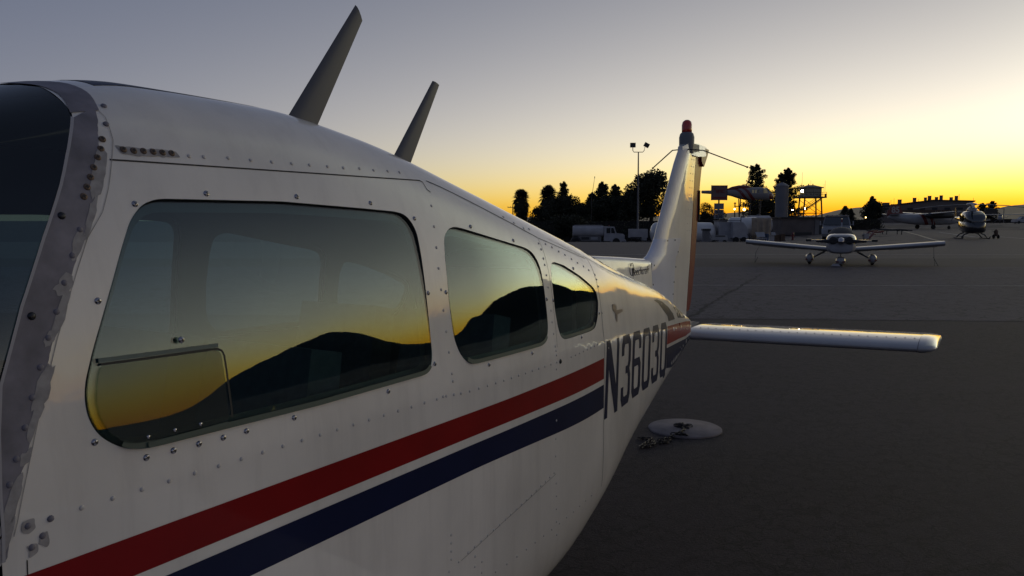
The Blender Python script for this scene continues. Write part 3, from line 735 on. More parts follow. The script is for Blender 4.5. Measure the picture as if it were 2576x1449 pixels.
fasten('rivet', ME_PRIV, [(0.924, 1.949), (0.906, 1.911), (0.799, 1.714), (0.778, 1.67), (0.757, 1.625), (0.738, 1.578), (0.719, 1.537), (0.701, 1.491), (0.683, 1.445), (0.667, 1.4), (0.649, 1.354), (0.635, 1.317)], off=.0016)
fasten('screw', ME_BSCR, [(0.697, 1.575), (0.772, 1.738)], off=.0018)
fasten('rivet', ME_PRIV, [(0.656, 1.245), (0.692, 1.245), (0.678, 1.221), (0.66, 1.208)], off=.0008)
fasten('screw', ME_SCR, [(0.912, 1.761), (1.074, 1.785), (1.32, 1.785), (1.573, 1.775), (1.744, 1.736), (0.812, 1.590), (1.752, 1.531), (1.750, 1.336), (1.547, 1.297), (1.228, 1.297), (1.097, 1.297), (1.039, 1.297), (0.982, 1.298), (0.926, 1.299), (0.87, 1.300), (0.778, 1.350), (2.023, 1.712), (2.279, 1.664), (1.835, 1.527), (2.297, 1.287), (2.019, 1.292), (2.443, 1.455), (2.736, 1.547), (2.494, 1.447), (2.950, 1.354), (2.723, 1.286)])
fasten('screw', ME_SCR, [(.961, 1.503)], vw, B1, .004)
fasten('rivet', dome(.0038, .002).mesh('rivet', M_STEEL), [(0.871, 1.339), (0.926, 1.339), (0.982, 1.338)], vw, B1, .0008)
rows = [(.744 + .0557 * k, 1.2465 - .004 * k / 9) for k in range(0, 19)] + [(1.776, 1.24), (1.79, 1.239), (1.828, 1.236), (1.863, 1.233)] + [(1.908 + .0478 * k, 1.231 - .0003 * k) for k in range(0, 13)] + [(2.61 + .041 * k, 1.227 + .001 * k) for k in range(8)]
rows += [(1.844, 1.772), (1.828, 1.713), (1.819, 1.654), (1.814, 1.596), (1.813, 1.536), (1.814, 1.477), (1.817, 1.417), (1.821, 1.358), (1.826, 1.296), (1.827, 1.274)]
rows += [(2.481, 1.649), (2.482, 1.628), (2.475, 1.596), (2.472, 1.574), (2.469, 1.538), (2.467, 1.495), (2.468, 1.413), (2.468, 1.372), (2.472, 1.33), (2.476, 1.285), (2.479, 1.269), (2.48, 1.253), (2.48, 1.203)]
rows += [(2.293, 1.742), (2.357, 1.722), (2.417, 1.703), (2.545, 1.645), (2.595, 1.632), (2.646, 1.615), (2.699, 1.6), (2.755, 1.582), (2.81, 1.565), (2.867, 1.548), (2.92, 1.53)]
rows += [(2.47, 1.70), (2.984, 1.507), (2.986, 1.488), (2.987, 1.459), (2.988, 1.35), (2.99, 1.232)]
rows += [(1.81, 0.83), (1.81, 0.806), (1.81, 0.782), (1.81, 0.758), (1.848, 0.736), (1.80, 0.725)] + [(1.896 + .0355 * k, .746 + .0052 * k) for k in range(17)]
rows += [(2.48, 1.017), (2.477, 0.951), (2.477, 0.887), (2.482, 0.786), (2.485, 0.738), (2.487, 0.689), (2.492, 0.64), (2.501, 0.587), (1.934, 0.72), (1.933, 0.689), (1.972, 0.69), (1.972, 0.655), (2.053, 0.626)]
rows += [(2.124 + .066 * k, .624) for k in range(12)] + [(4.88, 0.923), (4.94, 0.905), (5.0, 0.918), (4.88, 1.037), (4.93, 1.033), (4.99, 1.027), (5.05, 1.019), (5.12, 1.009), (5.18, 1.0)]
fasten('rivet', ME_RIV, rows)
bd = dome(.009, .005, 10).mesh('drain_plug', M_DKSTEEL); fasten('drain_plug', bd, [(2.512, 1.226)])
bg_ = MB()
def slab(poly, off=.001):
    return poly
patch('model_badge', [(3.150, 1.368), (3.165, 1.372), (3.172, 1.358), (3.190, 1.372), (3.200, 1.352), (3.215, 1.366), (3.222, 1.346), (3.210, 1.338), (3.335, 1.331), (3.338, 1.318), (3.222, 1.318), (3.214, 1.290), (3.196, 1.286), (3.190, 1.332), (3.155, 1.342)], M_CHROME, fus, .0025, gs=0)

# windshield, cowling and nose ahead of it
def hoop_pts():
    o = [flank(x, z, -1)[0] for x, z in dens([(p[0], p[1]) for p in HOOP[1:] if p[1] >= 1.25], .05, False)]; o.reverse()
    AA = [aU + (R(90) - aU) * k / 8 for k in range(1, 9)]
    r_ = []
    for a in AA: p = sec_pt(.853 + xhoop(a), a); r_.append(Vector((p.x, -p.y, p.z)))
    return o + r_
hp = hoop_pts(); hp = hp + [Vector((p.x, -p.y, p.z)) for p in reversed(hp[:-1])]
ws = MB(); rings = []; nh = len(hp)
for k in range(9):
    t = k / 8; ring = []
    for i, p in enumerate(hp):
        s_ = 2 * i / (nh - 1) - 1; bx = -.10 - .30 * (1 - abs(s_) ** 1.6); by = .56 * math.copysign(abs(s_) ** .85, s_); bz = 1.255
        q = Vector((bx, by, bz)); m_ = p.lerp(q, t); bl = .085 * math.sin(math.pi * t) * min(1, (p.z - 1.2) / .3)
        ring.append(m_ + Vector((-bl * .6, (bl * .3 if s_ > .35 else -bl * .3 if s_ < -.35 else 0), bl)))
    rings.append(ring)
ws.loft(rings, caps=False, closed=False); ws.build('windshield', M_WSHIELD, plane, ang=180)
cw = MB(); rings = []
for x in (.612, .3, 0, -.3, -.6, -.9, -1.15, -1.28, -1.34):
    k = 1.0 if x > -.6 else 1 - ((-.6 - x) / .9) ** 2 * .9; wd_ = interp(x, WW) * k; top = 1.255 - .06 * max(0, -x) ; bot = .40 + .12 * max(0, -x - .2); mid = (top + bot) / 2
    ring = []
    for i in range(28):
        a = 2 * math.pi * i / 28; c_, s_ = math.cos(a), math.sin(a); e = 2 / 5.0
        ring.append((x, wd_ * math.copysign(abs(c_) ** e, c_), mid + (top - bot) / 2 * (k ** .5) * math.copysign(abs(s_) ** e, s_)))
    rings.append(ring)
cw.loft(rings); cw.build('cowling', M_WHITE, plane)
sp_ = MB(); sp_.lathe([(.17, -1.34), (.165, -1.42), (.13, -1.52), (.06, -1.60), (.005, -1.63)], 20, (0, 0, .86), 'X'); sp_.build('spinner', M_STEEL, plane)
for s_ in (1, -1):
    pb = MB(); pb.loft([[(-1.42 + (.035 if a in (1, 2) else -.01) * 1, s_ * r_ * .5 + (.07 * k_ if a in (0, 1) else -.07 * k_), .86 + s_ * r_ * .85) for a in range(4)] for r_, k_ in ((.1, .6), (.45, 1), (.8, .8), (.93, .3))]); pb.build('propeller_blade', M_BLACK, plane)
# wings and gear
def foil(xc, ch, th, n=14):
    o = []
    for i in range(n):
        t = i / (n - 1); x = .5 * (1 - math.cos(math.pi * t)); o.append((x, 5 * th * (.2969 * math.sqrt(x) - .126 * x - .3516 * x * x + .2843 * x ** 3 - .1015 * x ** 4)))
    return [(xc + ch * x, ch * y) for x, y in reversed(o)] + [(xc + ch * x, -ch * y) for x, y in o[1:-1]]
def surf(name, stations, m, parent=plane, ang=60, tilt=0.0):
    mb = MB(); rings = []
    for y, xc, ch, th, z in stations: rings.append([(x, y, z + t + (x - xc) * tilt) for x, t in foil(xc, ch, th)])
    mb.loft(rings); return mb.build(name, m, parent, ang=ang)
for s_ in (-1, 1):
    wg = surf('wing', [(s_ * (.40 + 4.6 * k / 6), .62, 1.36, .15, .47 + .114 * 4.6 * k / 6) for k in range(7)], M_WHITE)
    surf('wing_tip', [(s_ * (5.0 + .002), .62, 1.36, .15, .994), (s_ * 5.08, .68, 1.22, .11, 1.0), (s_ * 5.14, .80, .95, .05, 1.005)], M_WHITE, wg)
    gr = MB(); gr.tube([(1.25, s_ * 1.55, .55), (1.28, s_ * 1.62, .22)], .035); go = gr.build('main_gear_leg', M_GREY, plane)
    ty = MB(); ty.lathe([(.10, -.07), (.17, -.075), (.20, -.04), (.205, 0), (.20, .04), (.17, .075), (.10, .07)], 20, (1.28, s_ * 1.66, .205), 'Y'); ty.build('tyre', M_BLACK, go)
gr = MB(); gr.tube([(-.75, 0, .55), (-.80, 0, .20)], .03); go = gr.build('nose_gear_leg', M_GREY, plane)
ty = MB(); ty.lathe([(.08, -.06), (.15, -.06), (.18, 0), (.15, .06), (.08, .06)], 20, (-.80, 0, .18), 'Y'); ty.build('tyre', M_BLACK, go)

# tail
FLE = [(1.05, 4.62), (1.275, 4.65), (1.40, 4.66), (1.485, 4.69), (1.509, 4.768), (1.545, 4.821), (1.597, 4.875), (1.691, 4.934), (1.834, 5.037), (2.036, 5.178), (2.15, 5.262), (2.225, 5.335)]
HNG = [(1.05, 5.462), (1.109, 5.468), (1.489, 5.533), (1.886, 5.588), (2.114, 5.619), (2.23, 5.648)]
RTE = [(1.076, 5.565), (1.12, 5.60), (1.3, 5.655), (1.483, 5.692), (1.89, 5.749), (2.124, 5.80), (2.2, 5.85)]
def xat(z, tab): return interp(z, tab)
def fin_ring(z, x0, x1, th0, th1, n=12, nose=True):
    o = []
    for i in range(n + 1):
        t = i / n; u = t * t if nose else t; x = x0 + (x1 - x0) * u
        th = (th1 * (1 - (1 - min(1, u / .42)) ** 2) ** .5 * (1 - .62 * max(0, (u - .42) / .58)) if nose else th0 + (th1 - th0) * t)
        o.append((x, th))
    return [(x, -t, z) for x, t in o] + [(x, t, z) for x, t in reversed(o[1 if nose else 0:])]
zl = [1.05, 1.15, 1.275, 1.40, 1.485, 1.509, 1.545, 1.597, 1.65, 1.691, 1.76, 1.834, 1.93, 2.036, 2.12, 2.19, 2.225]
def fth(z): return .058 - .022 * (z - 1.05) / 1.2
fb = MB(); fb.loft([fin_ring(z, xat(z, FLE), xat(z, HNG) - .004, 0, fth(z)) for z in zl]); fin = fb.build('fin', M_WHITE, plane, ang=70)
rb = MB(); zr = [1.085, 1.12, 1.2, 1.35, 1.489, 1.7, 1.886, 2.0, 2.114, 2.19]
rb.loft([fin_ring(z, xat(z, HNG) + .004, xat(z, RTE), fth(z) * .38, .004, 4, False) for z in zr]); rud = rb.build('rudder', M_RUDDER, plane, ang=50)
tb = MB(); tb.box((5.735, -.01, 1.84), (.012, .012, .22)); tb.build('trim_tab', M_SEAM, rud)
fp = MB(); zf = [1.06, 1.15, 1.275, 1.40, 1.485, 1.509, 1.545, 1.597, 1.612]
fp.loft([fin_ring(z, xat(z, FLE) - .004, xat(z, HNG) - .004, 0, fth(z) + .0035)[:10] + [(p_[0], p_[1], p_[2]) for p_ in fin_ring(z, xat(z, FLE) - .004, xat(z, HNG) - .004, 0, fth(z) + .0035)[-9:]] for z in zf], caps=True); fl = fp.build('fin_fairing', M_WHITE2, plane, ang=70)
for z, x in ((1.60, 4.98), (1.60, 5.12), (1.52, 5.20), (1.42, 5.16), (1.32, 5.12), (1.24, 5.10), (1.45, 4.74), (1.33, 4.72)):
    uu = max(0, ((x - xat(z, FLE)) / (xat(z, HNG) - xat(z, FLE)) - .42) / .58); obj('screw', ME_BSCR, fl, Matrix.Translation((x, -(fth(z) + .0035) * (1 - .62 * uu) - .0004, z)) @ Matrix.Rotation(R(90), 4, 'X') @ Matrix.Scale(.8, 4))
for k in range(11):
    for j, dx in enumerate((.06, .13)):
        z = 1.66 + k * .05; uu = 1 - dx / (xat(z, HNG) - xat(z, FLE)); obj('rivet', ME_RIV, fin, Matrix.Translation((xat(z, HNG) - dx, -fth(z) * (1 - .62 * max(0, (uu - .42) / .58)) - .0002, z)) @ Matrix.Rotation(R(90), 4, 'X'))
# dorsal strake with the maker's script
db = MB(); rg = []
for x, zt_, t_ in ((3.30, 1.60, .02), (3.60, 1.552, .035), (3.90, 1.541, .045), (4.27, 1.521, .052), (4.55, 1.502, .056), (4.68, 1.493, .058)):
    zb_ = interp(x, ZT) - .12; ring = []
    for i in range(9): a = math.pi * i / 8; ring.append((x, -t_ * math.cos(a), zt_ - t_ * .6 + t_ * .6 * math.sin(a)))
    rg.append([(x, -t_ - .02, zb_)] + ring + [(x, t_ + .02, zb_)])
db.loft(rg); dor = db.build('dorsal_strake', M_WHITE, plane, ang=60)
sd_ = MB(); sd_.box((4.686, 0, 1.365), (.005, .1175, .20)); sd_.build('panel_gap', M_SEAM, dor)
fc = bpy.data.curves.new('maker_script', 'FONT'); fc.body = 'Beechcraft'; fc.size = .070; fc.shear = .30; fc.extrude = .0006; fc.offset = -.0006
fo = bpy.data.objects.new('maker_script', fc); COL.objects.link(fo); fo.data.materials.append(M_INK)
dg = bpy.context.evaluated_depsgraph_get(); me = bpy.data.meshes.new_from_object(fo.evaluated_get(dg)); bpy.data.objects.remove(fo)
wdt = max(v.co.x for v in me.vertices); k = .27 / wdt
for v in me.vertices: v.co.x *= k
me.name = 'maker_script'
so_ = obj('maker_script', me, dor, Matrix.Translation((4.365, -.0605, 1.405)) @ Matrix.Rotation(R(90), 4, 'X'))
so_['label'] = 'dark handwritten-style maker name on the strake'
lp = MB(); lp.tube([(4.365 + .028 * math.cos(a) , -.060, 1.445 + .036 * math.sin(a)) for a in [R(-200 + 20 * i) for i in range(20)]], .0022, 5); lp.tube([(4.375, -.060, 1.45), (4.385, -.060, 1.395)], .0022, 5); lp.build('script_flourish', M_INK, dor)
# stabilator, resting slightly nose-down
STILT = .022
for s_ in (-1, 1):
    stt = [(s_ * y, 5.30 + .12 * (abs(y) / 1.5), .72, .112, .928 + .016 * abs(y) / 1.5) for y in (.06, .4, .8, 1.2, 1.50)]
    sb = surf('stabilator', stt, M_STAB, ang=75, tilt=STILT)
    surf('tip_cap', [(s_ * 1.503, 5.417, .725, .122, .944), (s_ * 1.535, 5.42, .715, .120, .945), (s_ * 1.57, 5.435, .67, .105, .946), (s_ * 1.593, 5.47, .58, .075, .946), (s_ * 1.605, 5.52, .46, .03, .946)], M_STAB, sb, 75, STILT)
    def sp2(y, u, up=1, s_=s_):
        y_ = abs(y); x0 = 5.30 + .12 * y_ / 1.5; th = .112; x = u
        t = .72 * 5 * th * (.2969 * math.sqrt(x) - .126 * x - .3516 * x * x + .2843 * x ** 3 - .1015 * x ** 4)
        return Vector((x0 + .72 * u, s_ * y_, .928 + .016 * y_ / 1.5 + up * t + .0012 + .72 * u * STILT))
    for u0, u1 in ((.20, .203), (.36, .363)):
        q = MB(); q.add([sp2(.08, u0), sp2(.08, u1), sp2(1.5, u1), sp2(1.5, u0)], [(0, 1, 2, 3)]); q.build('panel_gap', M_SEAM, sb)
    for k in range(26):
        for u in (.25,):
            if s_ < 0: obj('rivet', ME_RIV, sb, Matrix.Translation(sp2(.12 + k * .054, u)))
# fin top: cap, beacon, whip aerials
cp = MB(); cp.loft([[(x, -t, z), (x, t, z), (x, t * .8, z2), (x, -t * .8, z2)] for x, z, z2, t in ((5.335, 2.195, 2.235, .02), (5.42, 2.19, 2.262, .036), (5.62, 2.185, 2.278, .038), (5.80, 2.20, 2.272, .030), (5.925, 2.236, 2.262, .012))]); cap = cp.build('fin_cap', M_WHITE, plane, ang=40)
rp_ = MB(); rp_.prism([(5.70, 2.262), (5.90, 2.255), (5.86, 2.20), (5.79, 2.125), (5.74, 2.15)], .05, lambda u, v, w_: (u, w_, v)); rp_.build('cap_patch', M_RUDDER, cap)
bb = MB(); bb.lathe([(.050, 2.20), (.052, 2.26), (.053, 2.31), (.046, 2.335), (.036, 2.345)], 20, (5.466, 0, 0)); bb.box((5.56, 0, 2.24), (.16, .07, .06)); be = bb.build('beacon', M_GREY, plane)
lb = MB(); lb.lathe([(.034, 2.345), (.036, 2.36), (.036, 2.395), (.030, 2.418), (.015, 2.43), (.001, 2.433)], 20, (5.466, 0, 0)); lb.build('lens', M_BEACON, be, ang=180)
wp = MB(); wp.tube([(5.40, -.03, 2.222), (5.47, -.12, 2.215), (5.62, -.385, 2.10)], .0042, 6); wp.lathe([(.007, -.006), (.007, .006)], 8, (5.62, -.385, 2.10)); wp.build('whip_aerial', M_DKSTEEL, plane)
wp = MB(); wp.tube([(5.40, .03, 2.222), (5.43, .09, 2.222), (5.60, .30, 2.115)], .0042, 6); wp.lathe([(.007, -.006), (.007, .006)], 8, (5.60, .30, 2.115)); wp.build('whip_aerial', M_DKSTEEL, plane)
# blade aerials on the roof
M_BLADE = mat('grey_fibreglass', (.095, .095, .108), .55)
def blade(b0, b1, t0, t1, zb, zt, th0, th1, tip):
    mb = MB(); rg = []
    for k in range(8):
        t = k / 7; x0 = b0 + (t0 - b0) * t; x1 = b1 + (t1 - b1) * t; z = zb + (zt - zb) * t; th = th0 + (th1 - th0) * t; c_ = x1 - x0
        dz = lambda u: (tip * (u - .5)) * t
        rg.append([(x0 + c_ * u, sy * th * f, z + dz(u)) for u, f, sy in ((0, 0, -1), (.12, .7, -1), (.35, 1, -1), (.7, .7, -1), (1, .15, -1), (1, .15, 1), (.7, .7, 1), (.35, 1, 1), (.12, .7, 1))])
    mb.loft(rg); return mb.build('blade_aerial', M_BLADE, plane, ang=50)
blade(1.690, 1.842, 2.085, 2.118, 1.945, 2.432, .015, .006, -.045)
blade(2.158, 2.296, 2.513, 2.556, 1.815, 2.261, .014, .006, -.010)

# ================================================================== chain on the tie-down pad
M_CHAIN = mat('rusty_chain_steel', (.05, .045, .045), .45, metal=.9, var=.4, vs_=90)
lk = MB(); N1, N2 = 12, 5; vs_, fs_ = [], []
for i in range(N1):
    a = 2 * math.pi * i / N1; cx_, cy_ = .017 * math.cos(a) + (.010 if math.cos(a) > 0 else -.010), .012 * math.sin(a)
    for j in range(N2):
        b_ = 2 * math.pi * j / N2; vs_.append((cx_ + .0042 * math.cos(b_) * math.cos(a), cy_ + .0042 * math.cos(b_) * math.sin(a), .0042 * math.sin(b_)))
for i in range(N1):
    for j in range(N2): fs_.append((i * N2 + j, i * N2 + (j + 1) % N2, ((i + 1) % N1) * N2 + (j + 1) % N2, ((i + 1) % N1) * N2 + j))
lk.add(vs_, fs_); ME_LINK = lk.mesh('chain_link', M_CHAIN, ang=180)
chain = thing('tie_down_chain', 'dark rusty tie-down chain trailing off the round concrete pad', 'chain', PADC)
def link_path(px, z0_=.022):
    P = [Vector((*gp(x, y), 0)) - Vector((PADC.x, PADC.y, 0)) for x, y in px]; i = 0; d = 0; k = 0
    seg = [(P[j + 1] - P[j]).length for j in range(len(P) - 1)]; tot_ = sum(seg); s = 0
    while s < tot_:
        r_ = s; j = 0
        while j < len(seg) - 1 and r_ > seg[j]: r_ -= seg[j]; j += 1
        p = P[j].lerp(P[j + 1], r_ / seg[j]); t = (P[j + 1] - P[j]).normalized(); an = math.atan2(t.y, t.x) + random.uniform(-.35, .35)
        on = p.length < .30; z = z0_ + (.0 if on else -.013) + random.uniform(0, .006)
        obj('chain_link', ME_LINK, chain, Matrix.Translation((p.x + random.uniform(-.006, .006), p.y + random.uniform(-.006, .006), z)) @ Matrix.Rotation(an, 4, 'Z') @ Matrix.Rotation(R(90 if k % 2 else 0) + random.uniform(-.4, .4), 4, 'X'))
        k += 1; s += .034
link_path([(1712, 1080), (1745, 1084), (1718, 1086), (1735, 1090), (1706, 1084), (1722, 1078), (1728, 1096), (1712, 1104), (1735, 1108), (1705, 1106), (1690, 1112), (1668, 1118), (1692, 1121), (1655, 1126), (1640, 1133), (1618, 1136), (1632, 1124), (1648, 1116), (1628, 1113), (1610, 1110)])
ab = MB(); ab.tube([Vector((.032 * math.cos(a), .0, .016 + .026 * math.sin(a))) for a in [math.pi * i / 8 for i in range(9)]], .007, 8); an = ab.build('anchor_ring', M_CHAIN, loc=(PADC.x - .03, PADC.y, 0)); tag(an, 'small iron anchor ring in the middle of the concrete pad', 'anchor')

# ================================================================== common background materials
M_BWHITE = mat('white_enamel', (.29, .285, .29), .35, coat=.6, coat_r=.1, var=.08, vs_=1.5)
M_BDULL = mat('dull_white_paint', (.36, .345, .35), .6, var=.15, vs_=1.2)
M_BRED = mat('faded_red_paint', (.13, .012, .012), .5, coat=.3, coat_r=.1)
M_BGREY = mat('weathered_grey', (.16, .15, .15), .7, var=.2, vs_=1.0)
M_BDARK = mat('dark_metal', (.025, .024, .025), .5)
M_BBLACK = mat('gloss_navy_black', (.006, .007, .012), .2, coat=1.0, coat_r=.05)
M_TYRE = mat('tyre_rubber', (.012, .012, .012), .8)
M_BGLASS = mat('dark_vehicle_glass', (.010, .014, .016), .05, coat=1.0, coat_r=.02, spec=.8)
M_RUSTY = mat('rusty_brown', (.10, .060, .040), .8, var=.3, vs_=3)
M_WOOD = mat('brown_wood', (.09, .055, .035), .8, var=.3, vs_=4)
M_CANVAS = mat('beige_tarp', (.34, .27, .20), .8, var=.2, vs_=2)
M_BLUE = mat('blue_drum', (.05, .08, .14), .5)
M_LAMPW = emit('lit_lamp', (1.0, .93, .80), 60.0)
M_LAMPO = emit('lit_orange_lamp', (1.0, .62, .18), 14.0)
def wheel(name, c, r, w_, parent, axis='X', hub=M_BGREY):
    b = MB(); b.lathe([(r * .55, -w_ / 2), (r * .9, -w_ / 2), (r, -w_ * .3), (r, w_ * .3), (r * .9, w_ / 2), (r * .55, w_ / 2)], 18, c, axis); o = b.build(name, M_TYRE, parent)
    b = MB(); b.lathe([(r * .56, -w_ * .42), (r * .2, -w_ * .5), (r * .2, w_ * .5), (r * .56, w_ * .42)], 14, c, axis); b.build('rim', hub, o); return o
def face_cam(p): return -math.atan2(p.x, p.y)      # local -y faces the camera

# ------------------------------------------------------------------ small low-wing homebuilt facing us
M_COVER = mat('brown_canopy_cover', (.060, .052, .048), .7, var=.1, vs_=3)
def homebuilt(label, p, rz, group):
    t = thing('small_airplane', label, 'airplane', p, rz, group)
    b = MB(); rings = []
    for y, w_, zb_, zt_ in ((0.0, .26, .62, .98), (.04, .42, .53, 1.08), (.18, .50, .47, 1.14), (.75, .54, .45, 1.20), (1.4, .54, .44, 1.22), (2.4, .48, .46, 1.18), (3.6, .30, .58, 1.10), (5.2, .10, .74, .98), (5.5, .03, .80, .94)):
        rings.append([(w_ * math.copysign(abs(math.cos(a)) ** .6, math.cos(a)), y, (zb_ + zt_) / 2 + (zt_ - zb_) / 2 * math.copysign(abs(math.sin(a)) ** .6, math.sin(a))) for a in [2 * math.pi * i / 24 for i in range(24)]])
    b.loft(rings); fu = b.build('fuselage', M_BDULL, t)
    b = MB(); rings = []
    for y, w_, zb_, zt_ in ((.02, .33, .78, 1.05), (.06, .44, .74, 1.12), (.20, .515, .72, 1.18), (.75, .555, .72, 1.24), (1.3, .555, .74, 1.25)):
        rings.append([(w_ * math.copysign(abs(math.cos(a)) ** .6, math.cos(a)), y, .88 + (zt_ - .88) * math.copysign(abs(math.sin(a)) ** .6, math.sin(a)) if math.sin(a) > 0 else .88 - .02) for a in [2 * math.pi * i / 24 for i in range(24)]])
    b.loft(rings); b.build('upper_cowl', M_BBLACK, t)
    b = MB(); b.lathe([(.15, .0), (.145, -.10), (.11, -.22), (.05, -.30), (.004, -.33)], 16, (0, 0, .95), 'Y'); b.build('spinner', M_STEEL, t)
    for s_ in (-1, 1):
        b = MB(); b.loft([[(s_ * (r_ + (.0)), -.06 + dy, .95 + dz * k_) for dy, dz in ((-.015, -.07), (.02, -.05), (.02, .07), (-.015, .05))] for r_, k_ in ((.10, .7), (.45, 1), (.85, .6), (.90, .2))]); b.build('propeller_blade', M_BBLACK, t)
        b = MB(); b.lathe([(.005, -.035), (.15, -.03), (.155, .0), (.14, .02), (.005, .02)], 16, (s_ * .28, -.0, .98), 'Y'); b.build('air_inlet', M_BDARK, t)
        b = MB(); b.loft([[(s_ * x, yy, zz_) for yy, zz_ in [(q[0], z_ + q[1]) for q in foil(1.05, 1.45, .135)]] for x, z_ in ((.45, .60), (1.2, .66), (2.4, .765), (3.6, .87))]); wg = b.build('wing', M_BWHITE, t, ang=60)
        b = MB(); b.box((s_ * 2.6, 2.40, .66), (1.7, .22, .05), rot=Matrix.Rotation(-s_ * R(5), 3, 'Y')); b.build('aileron', M_BDARK, wg)
        b = MB(); b.box((s_ * .75, 5.35, .86), (1.15, .75, .05)); hs = b.build('tailplane', M_BWHITE, t)
        b = MB(); b.box((s_ * 1.33, 5.25, .87), (.22, .9, .10)); b.build('tip', M_BDARK, hs)
        b = MB(); b.tube([(s_ * .60, 1.75, .50), (s_ * 1.05, 1.65, .24)], [.04, .025]); lg = b.build('gear_leg', M_GREY, t)
        b = MB(); b.loft([[(s_ * 1.15 + w_ * math.cos(a), y, .25 + h_ * math.sin(a)) for a in [2 * math.pi * i / 12 for i in range(12)]] for y, w_, h_ in ((1.12, .04, .05), (1.18, .13, .14), (1.40, .17, .19), (1.7, .15, .16), (2.05, .03, .04))]); b.build('wheel_pant', M_BWHITE, lg)
        b = MB(); b.box((s_ * 1.15, 1.22, .20), (.30, .14, .06)); b.build('stripe', M_BRED, lg)
        wheel('tyre', (s_ * 1.15, 1.6, .16), .16, .12, lg)
    b = MB(); b.tube([(0, .55, .50), (0, .45, .22)], .022); lg = b.build('nose_leg', M_GREY, t)
    b = MB(); b.loft([[(w_ * math.cos(a), y, .20 + h_ * math.sin(a)) for a in [2 * math.pi * i / 12 for i in range(12)]] for y, w_, h_ in ((.06, .04, .04), (.12, .15, .12), (.32, .185, .16), (.55, .15, .12), (.8, .03, .03))]); b.build('wheel_pant', M_BWHITE, lg); wheel('tyre', (0, .42, .14), .14, .11, lg)
    b = MB(); b.box((0, .14, .17), (.33, .12, .05)); b.build('stripe', M_BRED, lg)
    b = MB(); rings = []
    for y, w_, h_ in ((.95, .40, .02), (1.15, .46, .18), (1.45, .49, .30), (1.9, .48, .34), (2.4, .42, .27), (3.0, .30, .06)):
        rings.append([(w_ * math.cos(a), y, 1.14 + h_ * math.sin(a)) for a in [math.pi * i / 14 for i in range(15)]])
    b.loft(rings, caps=False, closed=False); b.build('canopy', M_COVER, t, ang=180)
    b = MB(); b.prism([(4.7, .95), (5.1, 1.72), (5.6, 1.74), (5.62, .95)], .06, lambda u, v, w_: (w_, u, v)); fn = b.build('fin', M_BWHITE, t)
    b = MB(); b.prism([(5.06, 1.66), (5.11, 1.80), (5.60, 1.82), (5.60, 1.66)], .064, lambda u, v, w_: (w_, u, v)); b.build('fin_tip', M_BRED, fn)
    b = MB(); b.box((.05, -.0 + .15, .70), (.16, .20, .07)); b.build('intake', M_BDARK, t)
    return t
p = Vector((*gp(2115, 669.5), 0)); hb = homebuilt('white low-wing homebuilt with wheel pants parked nose-on across the taxi lane', p, face_cam(p), 'small airplanes parked on the ramp')
for sx, ex, lab in ((-3.05, -3.25, 'thin tie-down rope under the left-hand wing of the nose-on homebuilt'), (3.25, 3.30, 'thin tie-down rope under the right-hand wing of the nose-on homebuilt')):
    b = MB(); b.tube([(sx, 1.5, .78 if sx < 0 else .80), (ex * .99 + (.0), 1.42, .45), (ex, 1.35, .01)], .007, 5)
    if sx < 0: b.tube([(ex, 1.35, .01), (ex + .12, 1.35, .25)], .010, 5)
    else: b.tube([(sx, 1.4, .35), (ex + .12, 1.35, .01)], .010, 5)
    o = b.build('tie_down_rope', M_BDARK); o.matrix_world = Matrix.Translation(p) @ Matrix.Rotation(face_cam(p), 4, 'Z'); tag(o, lab, 'rope')
b = MB(); b.box((-.16, .0, .05), (.34, .10, .09), taper=.6); o = b.build('wheel_chock', M_BDULL); o.matrix_world = Matrix.Translation(p) @ Matrix.Rotation(face_cam(p), 4, 'Z') @ Matrix.Translation((0, .06, 0)); tag(o, 'pale chock against the nose wheel of the homebuilt', 'chock')
p = gpt(2452, 215); hb2 = copy_tree(hb); hb2.location = p; hb2.rotation_euler = (0, 0, face_cam(p) + R(12)); hb2['label'] = 'distant low-wing airplane half hidden behind the dark helicopter'

# ------------------------------------------------------------------ service truck behind it
p = gpt(2102, 66); t = thing('service_truck', 'grey-white truck with a broad windshield and a row of roof lamps behind the homebuilt', 'truck', p, face_cam(p))
b = MB(); b.loft([[(-1.12, y, .45), (1.12, y, .45), (1.16, y, 1.05), (1.05, y, h1), (-1.05, y, h1), (-1.16, y, 1.05)] for y, h1 in ((0, 1.12), (.06, 1.22), (1.0, 1.36))]); b.build('hood', M_BWHITE, t)
b = MB(); b.loft([[(-1.10, y0, .5), (1.10, y0, .5), (1.10, y0, 1.36), (.93, y1, 2.14), (-.93, y1, 2.14), (-1.10, y0, 1.36)] for y0, y1 in ((1.0, 1.35), (2.6, 2.55))]); cab = b.build('cab', M_BWHITE, t)
b = MB(); b.add([(-1.0, .985, 1.40), (1.0, .985, 1.40), (.86, 1.315, 2.07), (-.86, 1.315, 2.07)], [(0, 1, 2, 3)]); b.add([(-1.0, .97, 1.40), (1.0, .97, 1.40), (.86, 1.30, 2.07), (-.86, 1.30, 2.07)], [(0, 1, 2, 3)]); b.build('windshield', M_BGLASS, cab)
b = MB(); b.box((0, 1.5, 2.17), (1.9, .6, .05)); b.build('roof', M_BWHITE, cab)
for k in range(5):
    b = MB(); b.box((-.72 + .36 * k, 1.30, 2.215), (.13, .10, .05)); b.build('roof_lamp', M_BWHITE, cab)
b = MB(); b.box((0, 4.2, 1.0), (2.1, 3.0, .9)); b.build('bed', M_BWHITE, t)
b = MB(); b.box((0, -.03, .55), (2.2, .12, .22)); b.build('bumper', M_BGREY, t)
b = MB(); b.box((0, -.01, .88), (1.3, .06, .26)); b.build('grille', M_BDARK, t)
